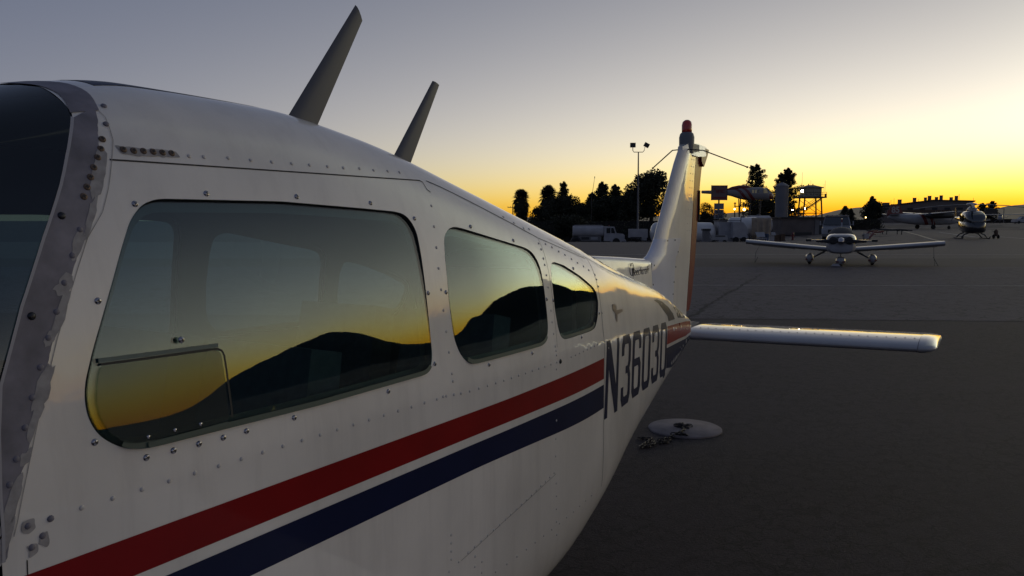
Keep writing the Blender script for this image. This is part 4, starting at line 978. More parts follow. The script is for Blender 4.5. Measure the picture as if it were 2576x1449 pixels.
for s_ in (-1, 1):
    b = MB(); b.lathe([(.10, -.04), (.10, .02)], 12, (s_ * .85, -.01, .88), 'Y'); b.build('headlight', M_BWHITE, t)
    b = MB(); b.box((s_ * 1.28, 1.15, 1.55), (.10, .05, .35)); b.tube([(s_ * 1.05, 1.15, 1.40), (s_ * 1.28, 1.15, 1.48)], .015, 5); b.build('mirror', M_BWHITE, t)
    wheel('wheel', (s_ * .96, .75, .38), .38, .26, t); wheel('wheel', (s_ * .96, 4.6, .38), .38, .26, t)

# ------------------------------------------------------------------ dark helicopter
p = gpt(2441, 78); t = thing('helicopter', 'dark navy helicopter on skids with drooping rotor blades, at the right of the ramp', 'helicopter', p, face_cam(p) + R(14))
def hull(rings_, n=24, e=.55):
    return [[(cx_ + w_ * math.copysign(abs(math.cos(a)) ** e, math.cos(a)), y, zc + h_ * math.copysign(abs(math.sin(a)) ** e, math.sin(a))) for a in [2 * math.pi * i / n for i in range(n)]] for y, w_, zc, h_, cx_ in rings_]
b = MB(); b.loft(hull([(-2.2, .12, 1.05, .12, 0), (-2.1, .50, 1.08, .45, 0), (-1.75, .78, 1.12, .60, 0), (-1.0, .90, 1.15, .66, 0), (.2, .92, 1.18, .68, 0), (1.4, .85, 1.30, .62, 0), (2.2, .55, 1.60, .45, 0), (3.2, .25, 1.85, .25, 0), (6.0, .16, 2.0, .16, 0)])); b.build('fuselage', M_BBLACK, t, ang=50)
b = MB(); b.loft(hull([(-1.55, .45, 2.20, .20, 0), (-1.25, .72, 2.18, .40, 0), (-.7, .84, 2.16, .52, 0), (.3, .86, 2.16, .52, 0), (1.4, .72, 2.10, .42, 0), (2.4, .3, 2.0, .25, 0)])); up = b.build('cabin_top', M_BBLACK, t, ang=50)
b = MB(); b.loft(hull([(-2.02, .35, 1.66, .15, 0), (-1.88, .68, 1.74, .34, 0), (-1.50, .84, 1.92, .52, 0), (-1.05, .895, 2.00, .56, 0), (-.75, .90, 2.0, .56, 0)], e=.6)); b.build('windscreen', M_BGLASS, t, ang=60)
b = MB(); b.box((0, -2.03, 1.62), (1.1, .10, .05)); b.build('nose_trim', M_BWHITE, t)
b = MB(); b.tube([(.02, -1.98, 1.75), (.02, -1.62, 2.25), (.02, -1.2, 2.52)], .04, 5); b.build('windscreen_post', M_BBLACK, t)
for s_ in (-1, 1):
    b = MB(); b.box((s_ * .90, .1, 1.95), (.08, 1.2, .60)); b.build('door_window', M_BGLASS, t)
    b = MB(); b.tube([(s_ * .5, -1.0, .55), (s_ * .85, -1.0, .42), (s_ * 1.15, -1.0, .06)], .055); b.tube([(s_ * .5, .8, .55), (s_ * .85, .8, .42), (s_ * 1.15, .8, .06)], .055); b.tube([(s_ * 1.15, -1.85, .20), (s_ * 1.15, -1.6, .06), (s_ * 1.15, 1.6, .06)], .055); b.build('skid', M_BDARK, t)
b = MB(); b.loft(hull([(-.7, .15, 2.66, .10, 0), (-.4, .32, 2.78, .24, 0), (.3, .38, 2.82, .30, 0), (1.2, .3, 2.6, .22, 0), (2.2, .1, 2.4, .1, 0)], e=.8)); b.build('engine_cowl', M_BWHITE, t, ang=60)
b = MB(); b.lathe([(.10, 2.95), (.10, 3.18), (.30, 3.22), (.48, 3.30), (.44, 3.40), (.22, 3.47), (.01, 3.48)], 18, (0, .3, 0)); b.build('rotor_head', M_BWHITE, t)
for a_ in (2, 92, 182, 272):
    ca, sa = math.cos(R(a_ - 14)), math.sin(R(a_ - 14)); b = MB(); rg = []
    for r_, dz in ((.3, 3.30), (1.5, 3.27), (3.0, 3.17), (4.4, 3.0), (5.1, 2.88)):
        rg.append([(r_ * ca - q * sa, .3 + r_ * sa + q * ca, dz + h_) for q, h_ in ((-.13, 0), (0, .04), (.13, 0), (0, -.04))])
    b.loft(rg); b.build('rotor_blade', M_GREY, t)
b = MB(); b.prism([(5.4, 1.9), (6.1, 3.1), (6.5, 3.1), (6.3, 1.9)], .08, lambda u, v, w_: (w_, u, v)); b.build('tail_fin', M_BBLACK, t)
p = gpt(2503, 77); t = thing('fire_extinguisher_cart', 'small brown wheeled fire extinguisher standing right of the helicopter', 'extinguisher', p)
b = MB(); b.lathe([(.02, .22), (.17, .26), (.17, .72), (.10, .85), (.03, .9)], 12, (0, 0, 0)); b.build('tank', M_RUSTY, t)
b = MB(); b.tube([(-.25, .0, .75), (-.05, 0, .3)], .02, 5); b.tube([(-.25, -.2, .75), (-.25, .2, .75)], .02, 5); b.build('handle', M_BDARK, t)
for s_ in (-1, 1): wheel('wheel', (s_ * .22, 0, .2), .2, .07, t)

# ------------------------------------------------------------------ twin-engine fire bomber
def band(poly, off, m, name, parent, y): pass
p = gpt(2340, 164); t = thing('fire_bomber', 'white twin-engine fire bomber with red bands and 85 on its red tail', 'airplane', p + Vector((-1.0, 0, 0)), R(4))
def bar(x, y0, y1): return x
def fsec(x):
    return interp(x, [(-8.3, .25), (-7.5, .55), (-5, .95), (-1, 1.12), (3, 1.12), (5.0, .95), (6.2, .6), (6.8, .12)]), interp(x, [(-8.3, 2.5), (-5, 2.15), (-1, 1.95), (3, 1.95), (5.5, 1.85), (6.8, 1.7)])
b = MB(); b.loft([[(x, fsec(x)[0] * .85 * math.copysign(abs(math.cos(a)) ** .8, math.cos(a)), fsec(x)[1] + fsec(x)[0] * math.copysign(abs(math.sin(a)) ** .8, math.sin(a))) for a in [2 * math.pi * i / 20 for i in range(20)]] for x in (-8.3, -7.5, -6, -4.5, -3, -1, 1, 3, 4.2, 5, 5.7, 6.2, 6.6, 6.8)]); b.build('fuselage', M_BWHITE, t, ang=60)
for xb, wdt_ in ((-1.35, .75), (.15, .75)):
    b = MB(); rg = []
    for k in range(2):
        ring = []
        for i in range(20):
            a = 2 * math.pi * i / 20; s_ = math.sin(a); x = xb + k * wdt_ - .75 * s_; r_, zc = fsec(x); ring.append((x, (r_ + .02) * .85 * math.copysign(abs(math.cos(a)) ** .8, math.cos(a)), zc + (r_ + .02) * math.copysign(abs(s_) ** .8, s_)))
        rg.append(ring)
    b.loft(rg, caps=False); b.build('red_band', M_BRED, t, ang=60)
b = MB(); b.prism([(-8.5, 2.6), (-7.7, 5.0), (-5.9, 5.0), (-5.0, 2.9)], .16, lambda u, v, w_: (u, w_, v)); fn = b.build('fin', M_BRED, t)
b = MB(); b.box((-6.8, 0, 5.02), (1.9, .18, .12)); b.build('fin_cap', M_BDARK, fn)
fc = bpy.data.curves.new('tail_number', 'FONT'); fc.body = '85'; fc.size = 1.75; fc.extrude = .01; fc.offset = .045
fo = bpy.data.objects.new('tail_number', fc); COL.objects.link(fo); fo.data.materials.append(M_BWHITE)
dg = bpy.context.evaluated_depsgraph_get(); me = bpy.data.meshes.new_from_object(fo.evaluated_get(dg)); bpy.data.objects.remove(fo)
obj('tail_number', me, fn, Matrix.Translation((-7.65, -.10, 3.35)) @ Matrix.Rotation(R(90), 4, 'X'))
b = MB(); b.prism([(-8.6, 2.85), (-8.4, 3.9), (-7.95, 3.9), (-7.9, 2.85)], .22, lambda u, v, w_: (u, w_, v)); b.build('rudder', M_BRED, fn)
for s_ in (-1, 1):
    b = MB(); b.loft([[(x, s_ * y, 2.95 + z_ + .12 * k) for x, z_ in foil(-8.1 + .3 * k, 1.9 - .5 * k, .11)] for k, y in ((0, .2), (1, 3.4))]); b.build('tailplane', M_BWHITE, t, ang=60)
    b = MB(); b.loft([[(x, s_ * y, 2.95 + z_ + .05 * y) for x, z_ in foil(c0, ch, .13)] for y, c0, ch in ((.5, -1.4, 3.2), (3, -1.3, 3.0), (10.5, -.7, 1.9))]); b.build('wing', M_BWHITE, t, ang=60)
    b = MB(); b.loft([[(x, s_ * 2.8 + r_ * math.cos(a), 2.75 + r_ * math.sin(a)) for a in [2 * math.pi * i / 14 for i in range(14)]] for x, r_ in ((-2.2, .15), (-1.2, .55), (1.5, .6), (3.4, .55), (4.0, .35), (4.4, .05))]); na = b.build('engine_nacelle', M_BDARK, t, ang=60)
    for a_ in range(4):
        b = MB(); ca, sa = math.cos(R(45 + 90 * a_)), math.sin(R(45 + 90 * a_)); b.box((4.1, s_ * 2.8 + .75 * ca, 2.75 + .75 * sa), (.04, .16, 1.4), rot=Matrix.Rotation(R(90 + 45 + 90 * a_) , 3, 'X')); b.build('propeller_blade', M_BGREY, na)
    b = MB(); b.tube([(-.3, s_ * 2.8, 2.4), (-.3, s_ * 2.8, .45)], .09, 6); lg = b.build('main_gear_leg', M_BGREY, t); wheel('wheel', (-.3, s_ * 2.8, .46), .46, .3, lg, 'Y')
b = MB(); b.tube([(4.8, 0, 1.2), (4.8, 0, .35)], .07, 6); lg = b.build('nose_gear_leg', M_BGREY, t); wheel('wheel', (4.8, 0, .34), .34, .2, lg, 'Y')
b = MB(); b.loft([[(x, w_ * math.cos(a), 2.75 + h_ * math.sin(a)) for a in [math.pi * i / 10 for i in range(11)]] for x, w_, h_ in ((2.6, .6, .05), (3.2, .75, .55), (4.4, .75, .5), (5.4, .5, .02))], closed=False); b.build('cockpit_glass', M_BGLASS, t)

# ------------------------------------------------------------------ big hangar with roof vents
M_HANG = mat('hangar_siding', (.17, .135, .115), .85, var=.15, vs_=.4)
D = 262; pc_ = gpt(2340, D); rng0 = math.hypot(pc_.x, pc_.y); bc_ = math.atan2(pc_.x, pc_.y)
def hx(px): return rng0 * math.tan(math.atan((px - 1288) / FPX) - bc_)
x0, x1, xp = hx(2196), hx(2444), hx(2342)
t = thing('hangar', 'long brown hangar with a low gabled roof and many roof vents', 'hangar', (pc_.x, pc_.y, gz(pc_.x, pc_.y)), -bc_)
KH = rng0 / FPX
PK = 1.73 + 50 * KH * math.cos(bc_) - gz(pc_.x, pc_.y)
zr_ = lambda x: PK - (xp - x) * .125 if x < xp else PK - (x - xp) * .036
b = MB(); b.prism([(x0, -2), (x1, -2), (x1, zr_(x1)), (xp, zr_(xp)), (x0, zr_(x0))], 40, lambda u, v, w_: (u * (1 + .002 * w_), w_ + 20, v)); b.build('wall', M_HANG, t)
b = MB(); b.loft([[(x0 - .4, y, zr_(x0) - .02), (xp, y, zr_(xp) + .03), (x1 + .4, y, zr_(x1) + .0), (x1 + .4, y, zr_(x1) + .3), (xp, y, zr_(xp) + .33), (x0 - .4, y, zr_(x0) + .3)] for y in (-.5, 40.5)]); rf = b.build('roof', M_BDARK, t)
for k, (u, wd_, h_) in enumerate(((150, 2.2, .9), (385, 1.2, 1.4), (640, 1.1, 1.4), (830, .9, 1.0), (900, 1.1, 1.4), (1020, 1.0, .9), (1100, 1.0, 1.4), (1275, 1.0, .9), (1365, 1.0, 1.4))):
    x = hx((3500 + .2314 * u) * .6289); b = MB(); b.box((x, 1.2 + (k % 3), zr_(x) + .28 + h_ / 2), (wd_, wd_, h_)); b.box((x, 1.2 + (k % 3), zr_(x) + .30 + h_), (wd_ * 1.1, wd_ * 1.1, .12)); b.build('roof_vent', M_HANG, rf)
for u, h_ in ((30, 2.2), (235, 1.9), (288, 2.4), (708, 1.2), (1410, 2.4), (1660, 1.2)):
    x = hx((3500 + .2314 * u) * .6289); b = MB(); b.tube([(x, 2, zr_(x)), (x, 2, zr_(x) + h_)], .05, 5); b.build('roof_mast', M_BDARK, rf)
for k in range(8):
    x = x0 + 3.5 + k * 3.6; b = MB(); b.box((x, -.06, 4.6), (1.6, .10, .7)); b.build('window', M_BDARK, t)
b = MB(); b.box(((x0 + x1) / 2, -.05, 2.2), (16, .12, 4.0)); b.build('sliding_door', M_RUSTY, t)

# ------------------------------------------------------------------ watch tower
M_TIMB = mat('tower_timber', (.085, .060, .045), .8, var=.2, vs_=1.0)
M_TWALL = mat('tower_siding', (.30, .28, .22), .7, var=.1, vs_=1.0)
D = 168; p = gpt(2043, D); t = thing('watch_tower', 'square watch tower cabin on tall braced legs with a hipped roof and stairs', 'tower', p)
H0 = -p.z; u_ = .0128
for sx in (-1, 1):
    for sy in (-1, 1):
        b = MB(); b.tube([(sx * 2.1, 2.0 + sy * 1.7, 0), (sx * 1.72, 2.0 + sy * 1.5, 6.5)], .16, 6); b.build('leg', M_TIMB, t)
for sy in (-1.55, 1.55):
    for z0_, z1_ in ((.4, 3.3), (3.3, 6.2)):
        for s_ in (-1, 1):
            b = MB(); b.tube([(s_ * 2.05, 2 + sy, z0_), (-s_ * 1.85, 2 + sy, z1_)], .055, 5); b.build('brace', M_TIMB, t)
    b = MB(); b.tube([(-2.0, 2 + sy, 3.3), (2.0, 2 + sy, 3.3)], .07, 5); b.build('brace', M_TIMB, t)
b = MB(); b.box((0, 2, 6.6), (5.2, 4.6, .28)); b.build('platform', M_TIMB, t)
b = MB(); b.box((0, 2, 7.65), (3.5, 3.2, 1.85)); cb_ = b.build('cabin', M_TWALL, t)
for sx in (-.85, .85):
    b = MB(); b.box((sx, .38, 7.75), (1.5, .06, .85)); b.build('window', M_BGLASS, cb_)
b = MB(); b.box((-1.77, 2, 7.75), (.06, 2.4, .85)); b.build('window', M_BGLASS, cb_)
b = MB(); b.loft([[(-2.1, .05, 8.55), (2.1, .05, 8.55), (2.1, 3.95, 8.55), (-2.1, 3.95, 8.55)], [(-2.1, .05, 8.68), (2.1, .05, 8.68), (2.1, 3.95, 8.68), (-2.1, 3.95, 8.68)], [(-.6, 1.7, 9.22), (.6, 1.7, 9.22), (.6, 2.3, 9.22), (-.6, 2.3, 9.22)]]); rf = b.build('roof', M_BDARK, t)
for x in (-.45, .45):
    b = MB(); b.lathe([(.10, 9.1), (.10, 9.4), (.14, 9.42), (.14, 9.48)], 8, (x, 2, 0)); b.build('roof_vent', M_BDARK, rf)
for x, z1_ in ((-2.45, 11.8), (-2.62, 9.6), (0.0, 10.2), (2.40, 10.1), (2.15, 9.4)):
    b = MB(); b.tube([(x, .3 if x else 2, 6.7 if x else 9.2), (x, .3 if x else 2, z1_)], .022, 5); b.build('aerial', M_BDARK, t)
for y in (-.25, 4.25):
    for z in (7.2, 7.65): b = MB(); b.tube([(-2.55, y, z), (2.55, y, z)], .03, 5); b.build('rail', M_TIMB, t)
for x in (-2.55, 2.55):
    for y in (-.25, 2, 4.25): b = MB(); b.tube([(x, y, 6.7), (x, y, 7.7)], .04, 5); b.build('rail_post', M_TIMB, t)
b = MB(); b.box((2.35, -.2, 7.0), (.35, .25, .65)); b.build('locker', M_TIMB, t)
for dy in (-.7, .0):
    b = MB(); b.tube([(1.6, .0 + dy, 6.5), (-1.9, .0 + dy, 4.0)], .075, 5); b.build('stair_stringer', M_TIMB, t)
    b = MB(); b.tube([(1.4, .0 + dy, 7.2), (-1.9, .0 + dy, 4.9)], .03, 5); b.build('stair_rail', M_TIMB, t)
for k in range(11):
    b = MB(); b.box((1.6 - k * .33, -.35, 6.5 - k * .235), (.30, .75, .04)); b.build('stair_tread', M_TIMB, t)
b = MB(); b.box((-2.6, -.35, 3.95), (1.6, 1.0, .12)); b.build('stair_landing', M_TIMB, t)
b = MB(); b.tube([(-3.3, -.35, 0), (-3.3, -.35, 5.0)], .08, 5); b.build('landing_post', M_TIMB, t)
def lamp(name, label, p, r, m, group=None):
    b = MB(); b.lathe([(r * .3, -r * 1.2), (r, -r * .6), (r * 1.1, 0)], 10, (0, 0, 0), 'Y'); t_ = thing(name, label, 'lamp', p, 0, group); t_.location = p
    b.build('housing', M_BDARK, t_).rotation_euler = (0, 0, math.pi)
    b = MB(); b.lathe([(r * .95, -.02), (r * .9, -r * .25), (r * .5, -r * .45), (.01, -r * .5)], 10, (0, 0, 0), 'Y'); b.build('bulb', m, t_); return t_
lamp('floodlight', 'brilliant white floodlight at the left corner of the watch tower cabin', at(2018, 480.5, D - 1.2), .27, M_LAMPW)
lamp('floodlight', 'small lit lamp low on the watch tower stairs', at(2025, 525, D - 1.5), .11, M_LAMPW)
lamp('floodlight', 'small lit lamp beside the grey silo', at(1993, 528, 150), .11, M_LAMPW)
lamp('floodlight', 'lit lamp in front of the dark trees behind the truck', at(2178, 547, 130), .10, M_LAMPO)
lamp('floodlight', 'small orange lamp under the tail of the display helicopter', at(1848, 526, 138), .17, M_LAMPO)
lamp('floodlight', 'large orange floodlight under the display helicopter cabin', at(1872, 527, 138), .24, M_LAMPO)

# ------------------------------------------------------------------ silo, tanks, fuel shed
M_SILO = mat('dull_silo_steel', (.17, .165, .175), .55, metal=.2, var=.12, vs_=.8)
p = gpt(1963, 121); t = thing('silo', 'tall grey vertical tank with a coned lid beside the conifers', 'tank', p)
h_ = 6.9 - p.z; b = MB(); b.lathe([(.96, 0), (.96, h_)], 28, (0, 0, 0)); b.build('shell', M_SILO, t)
b = MB(); b.lathe([(1.0, h_), (1.0, h_ + .06), (.45, h_ + .42), (.22, h_ + .5), (.22, h_ + .6)], 28, (0, 0, 0)); b.build('lid', M_SILO, t)
b = MB(); b.tube([(.75, -.68, 0), (.75, -.68, h_)], .03, 5); b.tube([(.5, -.88, 0), (.5, -.88, h_)], .03, 5); b.build('ladder', M_BGREY, t)
M_TANK = mat('white_tank_enamel', (.58, .56, .54), .28, coat=.9, coat_r=.08, var=.06, vs_=.8)
def hor_tank(label, xa, xb, yc, D, rad_, m, dome_=.35, rz=0.0, legs=True):
    xm = (xa + xb) / 2; p = gpt(xm, D); L_ = (xb - xa) / FPX * D; zc = at(xm, yc, D).z - p.z
    t = thing('fuel_tank', label, 'tank', p, rz, 'white fuel tanks at the fuel farm')
    pr = [(.02, -L_ / 2 - dome_)] + [(rad_ * math.sin(a), -L_ / 2 - dome_ * math.cos(a)) for a in [R(90) * k / 6 for k in range(1, 7)]] + [(rad_ * math.cos(a), L_ / 2 + dome_ * math.sin(a)) for a in [R(90) * k / 6 for k in range(0, 6)]] + [(.02, L_ / 2 + dome_)]
    b = MB(); b.lathe(pr, 30, (0, 0, zc), 'X'); b.build('shell', m, t, ang=50)
    for s_ in (-.32, .32):
        b = MB(); b.box((s_ * L_, 0, (zc - rad_ * .7) / 2), (.3, rad_ * 1.5, zc - rad_ * .7 + .05)); b.build('saddle', M_BGREY, t)
    b = MB(); b.lathe([(.25, zc + rad_ - .05), (.25, zc + rad_ + .15)], 12, (0, 0, 0)); b.build('manhole', M_BGREY, t)
    return t
hor_tank('rounded white fuel tank with a pale sunset sheen just right of the red rudder', 1650, 1783, 586, 95, 1.25, M_TANK, .75)
hor_tank('large white fuel tank with a golden sheen in the middle of the fuel farm', 1838, 1896, 574, 99, 1.35, M_TANK, .55, R(-14))
hor_tank('long grey fuel tank with a flat end plate, farthest right of the tanks', 1880, 1932, 566, 106, 1.25, M_BDULL, .12, R(8))
p = gpt(1826, 95); t = thing('pump_house', 'boxy grey pump house with a pipe and dark doorway in front of the tanks', 'shed', p, R(3))
b = MB(); b.loft([[(-1.2, -1, 0), (1.2, -1, 0), (1.2, 1, 0), (-1.2, 1, 0)], [(-1.2, -1, 2.55), (1.2, -1, 2.45), (1.2, 1, 2.45), (-1.2, 1, 2.55)]]); b.build('wall', M_BDULL, t)
b = MB(); b.box((.75, -1.03, 1.0), (.55, .06, 1.9)); b.build('door', M_BDARK, t)
b = MB(); b.box((.55, -1.06, 1.5), (.30, .05, 1.1)); b.build('sign_board', M_BRED, t)
b = MB(); b.box((0, 0, 2.62), (2.6, 2.2, .10)); b.build('roof', M_BGREY, t)
b = MB(); b.tube([(1.35, -1.1, 0), (1.35, -1.1, 3.1)], .05, 6); b.build('pipe', M_BDARK, t)
p = gpt(1857, 93.5); t = thing('hose_reel_trailer', 'grey sloping fuel trailer with dark wheels and hoses beside the pump house', 'trailer', p)
b = MB(); b.prism([(-.85, .5), (.95, .5), (.95, .75), (.75, 1.8), (.3, 2.35), (-.85, 2.4)], 1.4, lambda u, v, w_: (u, w_, v)); b.build('body', M_BDULL, t)
for x in (-.5, .4): wheel('wheel', (x, -.72, .33), .33, .22, t, 'Y')
b = MB(); b.tube([(.85, -.75, 1.0), (1.15, -.85, .5), (1.05, -.9, .05), (1.4, -.9, .05)], .06, 6); b.tube([(1.0, -.7, 1.1), (1.3, -.8, .3), (1.7, -.9, .05)], .05, 6); b.build('hose', M_BDARK, t)
p = gpt(1806, 90); t = thing('fuel_cart', 'low white fuel cart on small wheels left of the pump house', 'cart', p)
b = MB(); b.box((0, 0, .68), (1.9, 1.0, .55), taper=.94); b.build('body', M_BWHITE, t)
b = MB(); b.box((.1, -.51, .86), (1.1, .03, .12)); b.build('panel', M_BDARK, t)
for x in (-.6, .6): wheel('wheel', (x, -.45, .22), .22, .15, t, 'Y')
b = MB(); b.tube([(-.95, -.3, .5), (-1.5, -.3, .1), (-1.75, -.3, .1)], .04, 5); b.build('tow_bar', M_BDULL, t)
p = gpt(1775, 88); t = thing('fuel_pump', 'dark-topped fuel pump cabinet next to the red rudder edge', 'pump', p)
b = MB(); b.box((0, 0, .75), (.7, .6, 1.5)); b.build('cabinet', M_BGREY, t); b = MB(); b.box((0, 0, 1.58), (.9, .7, .22)); b.build('hood', M_BDARK, t)
b = MB(); b.tube([(.36, -.2, 1.2), (.55, -.2, .7), (.38, -.2, .5)], .03, 5); b.build('hose', M_BDARK, t)
# tarp, drum, boxes by the tanks
p = gpt(1912, 97); wdp = 1.35; b = MB(); rg = []
for i in range(22):
    u = i / 21; x = -1.2 + 2.4 * u; y = .10 * math.sin(u * 19) + .05 * math.sin(u * 43)
    rg.append([(x * (1 - .10 * (1 - v)), y * (1.2 - v * .6) - .25, .45 + 2.3 * v + .06 * math.sin(u * 9) * (1 - v)) for v in [j / 8 for j in range(9)]])
b.loft(rg, caps=False, closed=False); o = b.build('tarp', M_CANVAS, loc=p, ang=180); sm = o.modifiers.new('t', 'SOLIDIFY'); sm.thickness = .02; tag(o, 'beige tarp hanging in folds on the front of the right fuel tank', 'tarp')
p = gpt(1913, 84); t = thing('white_seat', 'white plastic seat shape on the ground below the hanging tarp', 'chair', p)
b = MB(); b.loft([[(-.42, -.1, .55 + 0), (.42, -.1, .55), (.42, .0, .55), (-.42, .0, .55)], [(-.48, .42, 1.05), (.48, .42, 1.05), (.48, .50, 1.05), (-.48, .50, 1.05)]]); b.box((0, -.35, .42), (.9, .6, .10)); b.build('shell', M_BWHITE, t)
for sx in (-.38, .38):
    for sy in (-.55, .0): b = MB(); b.tube([(sx, sy, .4), (sx * 1.05, sy, 0)], .035, 5); b.build('leg', M_BWHITE, t)
p = gpt(1927, 85); o = MB().lathe([(.02, 0), (.29, .0), (.30, .3), (.29, .32), (.29, .58), (.30, .6), (.29, .88), (.02, .88)], 18).build('drum', M_BLUE, loc=p); tag(o, 'blue-grey drum between the white seat and the white carton', 'drum')
p = gpt(1938, 86); t = thing('carton', 'open white carton leaning right of the blue-grey drum', 'box', p, R(12))
b = MB(); b.box((0, 0, .35), (.55, .5, .70)); b.build('body', M_BDULL, t); b = MB(); b.box((.12, -.28, .86), (.5, .04, .36), rot=Matrix.Rotation(R(-25), 3, 'X')); b.build('flap', M_BWHITE, t)
for x, lab, h_ in ((1952, 'brown wooden crate standing right of the white carton', .72), (1966, 'brown wooden crate with pale straps, farthest right by the tanks', .80)):
    p = gpt(x, 88); t = thing('crate', lab, 'crate', p, R(5), 'crates by the fuel tanks'); b = MB(); b.box((0, 0, h_ / 2), (.50, .5, h_)); b.build('box', M_WOOD, t)
    for z in (.1, h_ - .1): b = MB(); b.box((0, -.265, z), (.52, .03, .10)); b.build('slat', M_RUSTY, t)
p = gpt(1993, 90); t = thing('hydrant', 'small red hydrant in front of the long low wall', 'hydrant', p)
b = MB(); b.lathe([(.16, 0), (.16, .08), (.11, .1), (.11, .65), (.15, .67), (.15, .75), (.09, .88), (.03, .95)], 12); b.build('barrel', M_BRED, t); b = MB(); b.tube([(-.25, 0, .5), (.25, 0, .5)], .07, 8); b.build('outlet', M_BRED, t)

# ------------------------------------------------------------------ long low shed and wall
M_WALLD = mat('stained_block_wall', (.14, .115, .105), .9, var=.25, vs_=.7)
p = gpt(2020, 108); xa, xb = fwd(1972, 108), fwd(2082, 108); t = thing('low_shed', 'long low stained block building with a dark flat roof below the watch tower', 'shed', (p.x, 108, p.z))
h_ = at(2020, 549, 108).z - p.z; b = MB(); b.box((0, 2, h_ / 2), (xb - xa, 4, h_)); b.build('wall', M_WALLD, t)
b = MB(); b.box((0, 2, h_ + .08), (xb - xa + .5, 4.6, .18)); b.build('roof', M_BDARK, t)
b = MB(); b.box((1.75, -.04, h_ * .46), (.55, .10, h_ * .92)); b.build('pillar', M_BGREY, t); b = MB(); b.box((2.45, -.03, h_ * .42), (.9, .08, h_ * .8)); b.build('doorway', M_BDARK, t)
b = MB(); b.box((0, -.6, .22), (2.4, .5, .35)); o = b.build('pallet_stack', M_BDARK, loc=(p.x - .6, 108 - .5, p.z)); tag(o, 'dark low stack of pallets against the block shed', 'pallets')
# ------------------------------------------------------------------ dark fences
def fence(label, xa, xb, ytop, D, m, n):
    p = gpt((xa + xb) / 2, D); t = thing('fence', label, 'fence', p); w_ = (xb - xa) / FPX * D; h_ = at(xa, ytop, D).z - p.z
    for k in range(n):
        b = MB(); x = -w_ / 2 + w_ * (k + .5) / n; b.box((x, 0, h_ / 2), (w_ / n * .96, .06, h_ * random.uniform(.97, 1.03))); b.build('panel', m, t)
    for k in range(n + 1):
        b = MB(); b.box((-w_ / 2 + w_ * k / n, .06, h_ / 2), (.12, .12, h_ * 1.04)); b.build('post', M_BDARK, t)
    return t
M_FENCE = mat('dark_fence_boards', (.012, .010, .009), .9, var=.25, vs_=1.0)
fence('dark board fence running behind the fuel truck on the left', 1300, 1662, 556, 122, M_FENCE, 16)
fence('dark fence between the service truck and the fire bomber', 2082, 2212, 553, 150, M_FENCE, 8)
fence('dark fence behind the fuel tanks', 1690, 1985, 552, 128, M_FENCE, 14)
fence('low dark fence along the far right edge of the ramp', 2400, 2640, 551, 250, M_FENCE, 12)

# ------------------------------------------------------------------ sign with fuel prices
M_SIGNF = mat('sign_face', (.16, .105, .10), .6, var=.1, vs_=1.0); M_SIGNT = mat('sign_red_text', (.20, .025, .02), .6); M_PRICE = mat('price_panel', (.16, .17, .19), .6); M_DIG = mat('price_digit', (.018, .02, .025), .6)
def text(body, size, m, parent, loc, ext=.02, off=.0, name='lettering'):
    fc = bpy.data.curves.new(name, 'FONT'); fc.body = body; fc.size = size; fc.extrude = ext; fc.offset = off; fc.align_x = 'CENTER'; fc.align_y = 'CENTER'
    fo = bpy.data.objects.new(name, fc); COL.objects.link(fo); fo.data.materials.append(m); dg = bpy.context.evaluated_depsgraph_get()
    me = bpy.data.meshes.new_from_object(fo.evaluated_get(dg)); bpy.data.objects.remove(fo); return obj(name, me, parent, Matrix.Translation(loc) @ Matrix.Rotation(R(90), 4, 'X'))
D = 112; p = gpt(1806, D); t = thing('fuel_sign', 'tall pole sign with a dark red board and two fuel price panels', 'sign', p); zz_ = lambda y: at(1806, y, D).z - p.z
b = MB(); b.tube([(0, .1, 0), (0, .1, zz_(470))], .11, 8); b.build('pole', M_BDARK, t)
b = MB(); b.box((0, 0, (zz_(467) + zz_(503)) / 2), (2.1, .3, zz_(467) - zz_(503))); bd_ = b.build('board', M_SIGNF, t)
zc_ = (zz_(467) + zz_(503)) / 2; hh_ = zz_(467) - zz_(503)
for s_ in (-1, 1):
    b = MB(); b.box((s_ * 1.07, 0, zc_), (.07, .36, hh_ + .1)); b.build('frame', M_BDARK, bd_); b = MB(); b.box((0, 0, zc_ + s_ * hh_ / 2), (2.2, .36, .07)); b.build('frame', M_BDARK, bd_)
text('EPIC', .62, M_SIGNT, bd_, (.12, -.17, zc_ + .18), .015, .012)
b = MB(); b.prism([(-.85, .55), (-.55, .75), (-.62, .35)], .03, lambda u, v, w_: (u, w_ - .165, zc_ + v)); b.build('emblem', M_SIGNT, bd_)
b = MB(); b.box((0, -.16, zc_ - .70), (1.9, .02, .26)); b.build('lower_band', M_SIGNT, bd_)
zc1 = zz_(529); b = MB(); b.box((0, -.02, zz_(519)), (1.32, .2, zz_(512) - zz_(527))); b.build('header', M_PRICE, t)
for k, (y, s_) in enumerate(((533, '4.67'), (545, '3.50'))):
    b = MB(); b.box((0, -.02, zz_(y)), (1.32, .2, .60)); o_ = b.build('price_panel', M_PRICE, t); text(s_, .52, M_DIG, o_, (0, -.14, zz_(y)), .01, .015, 'digits')

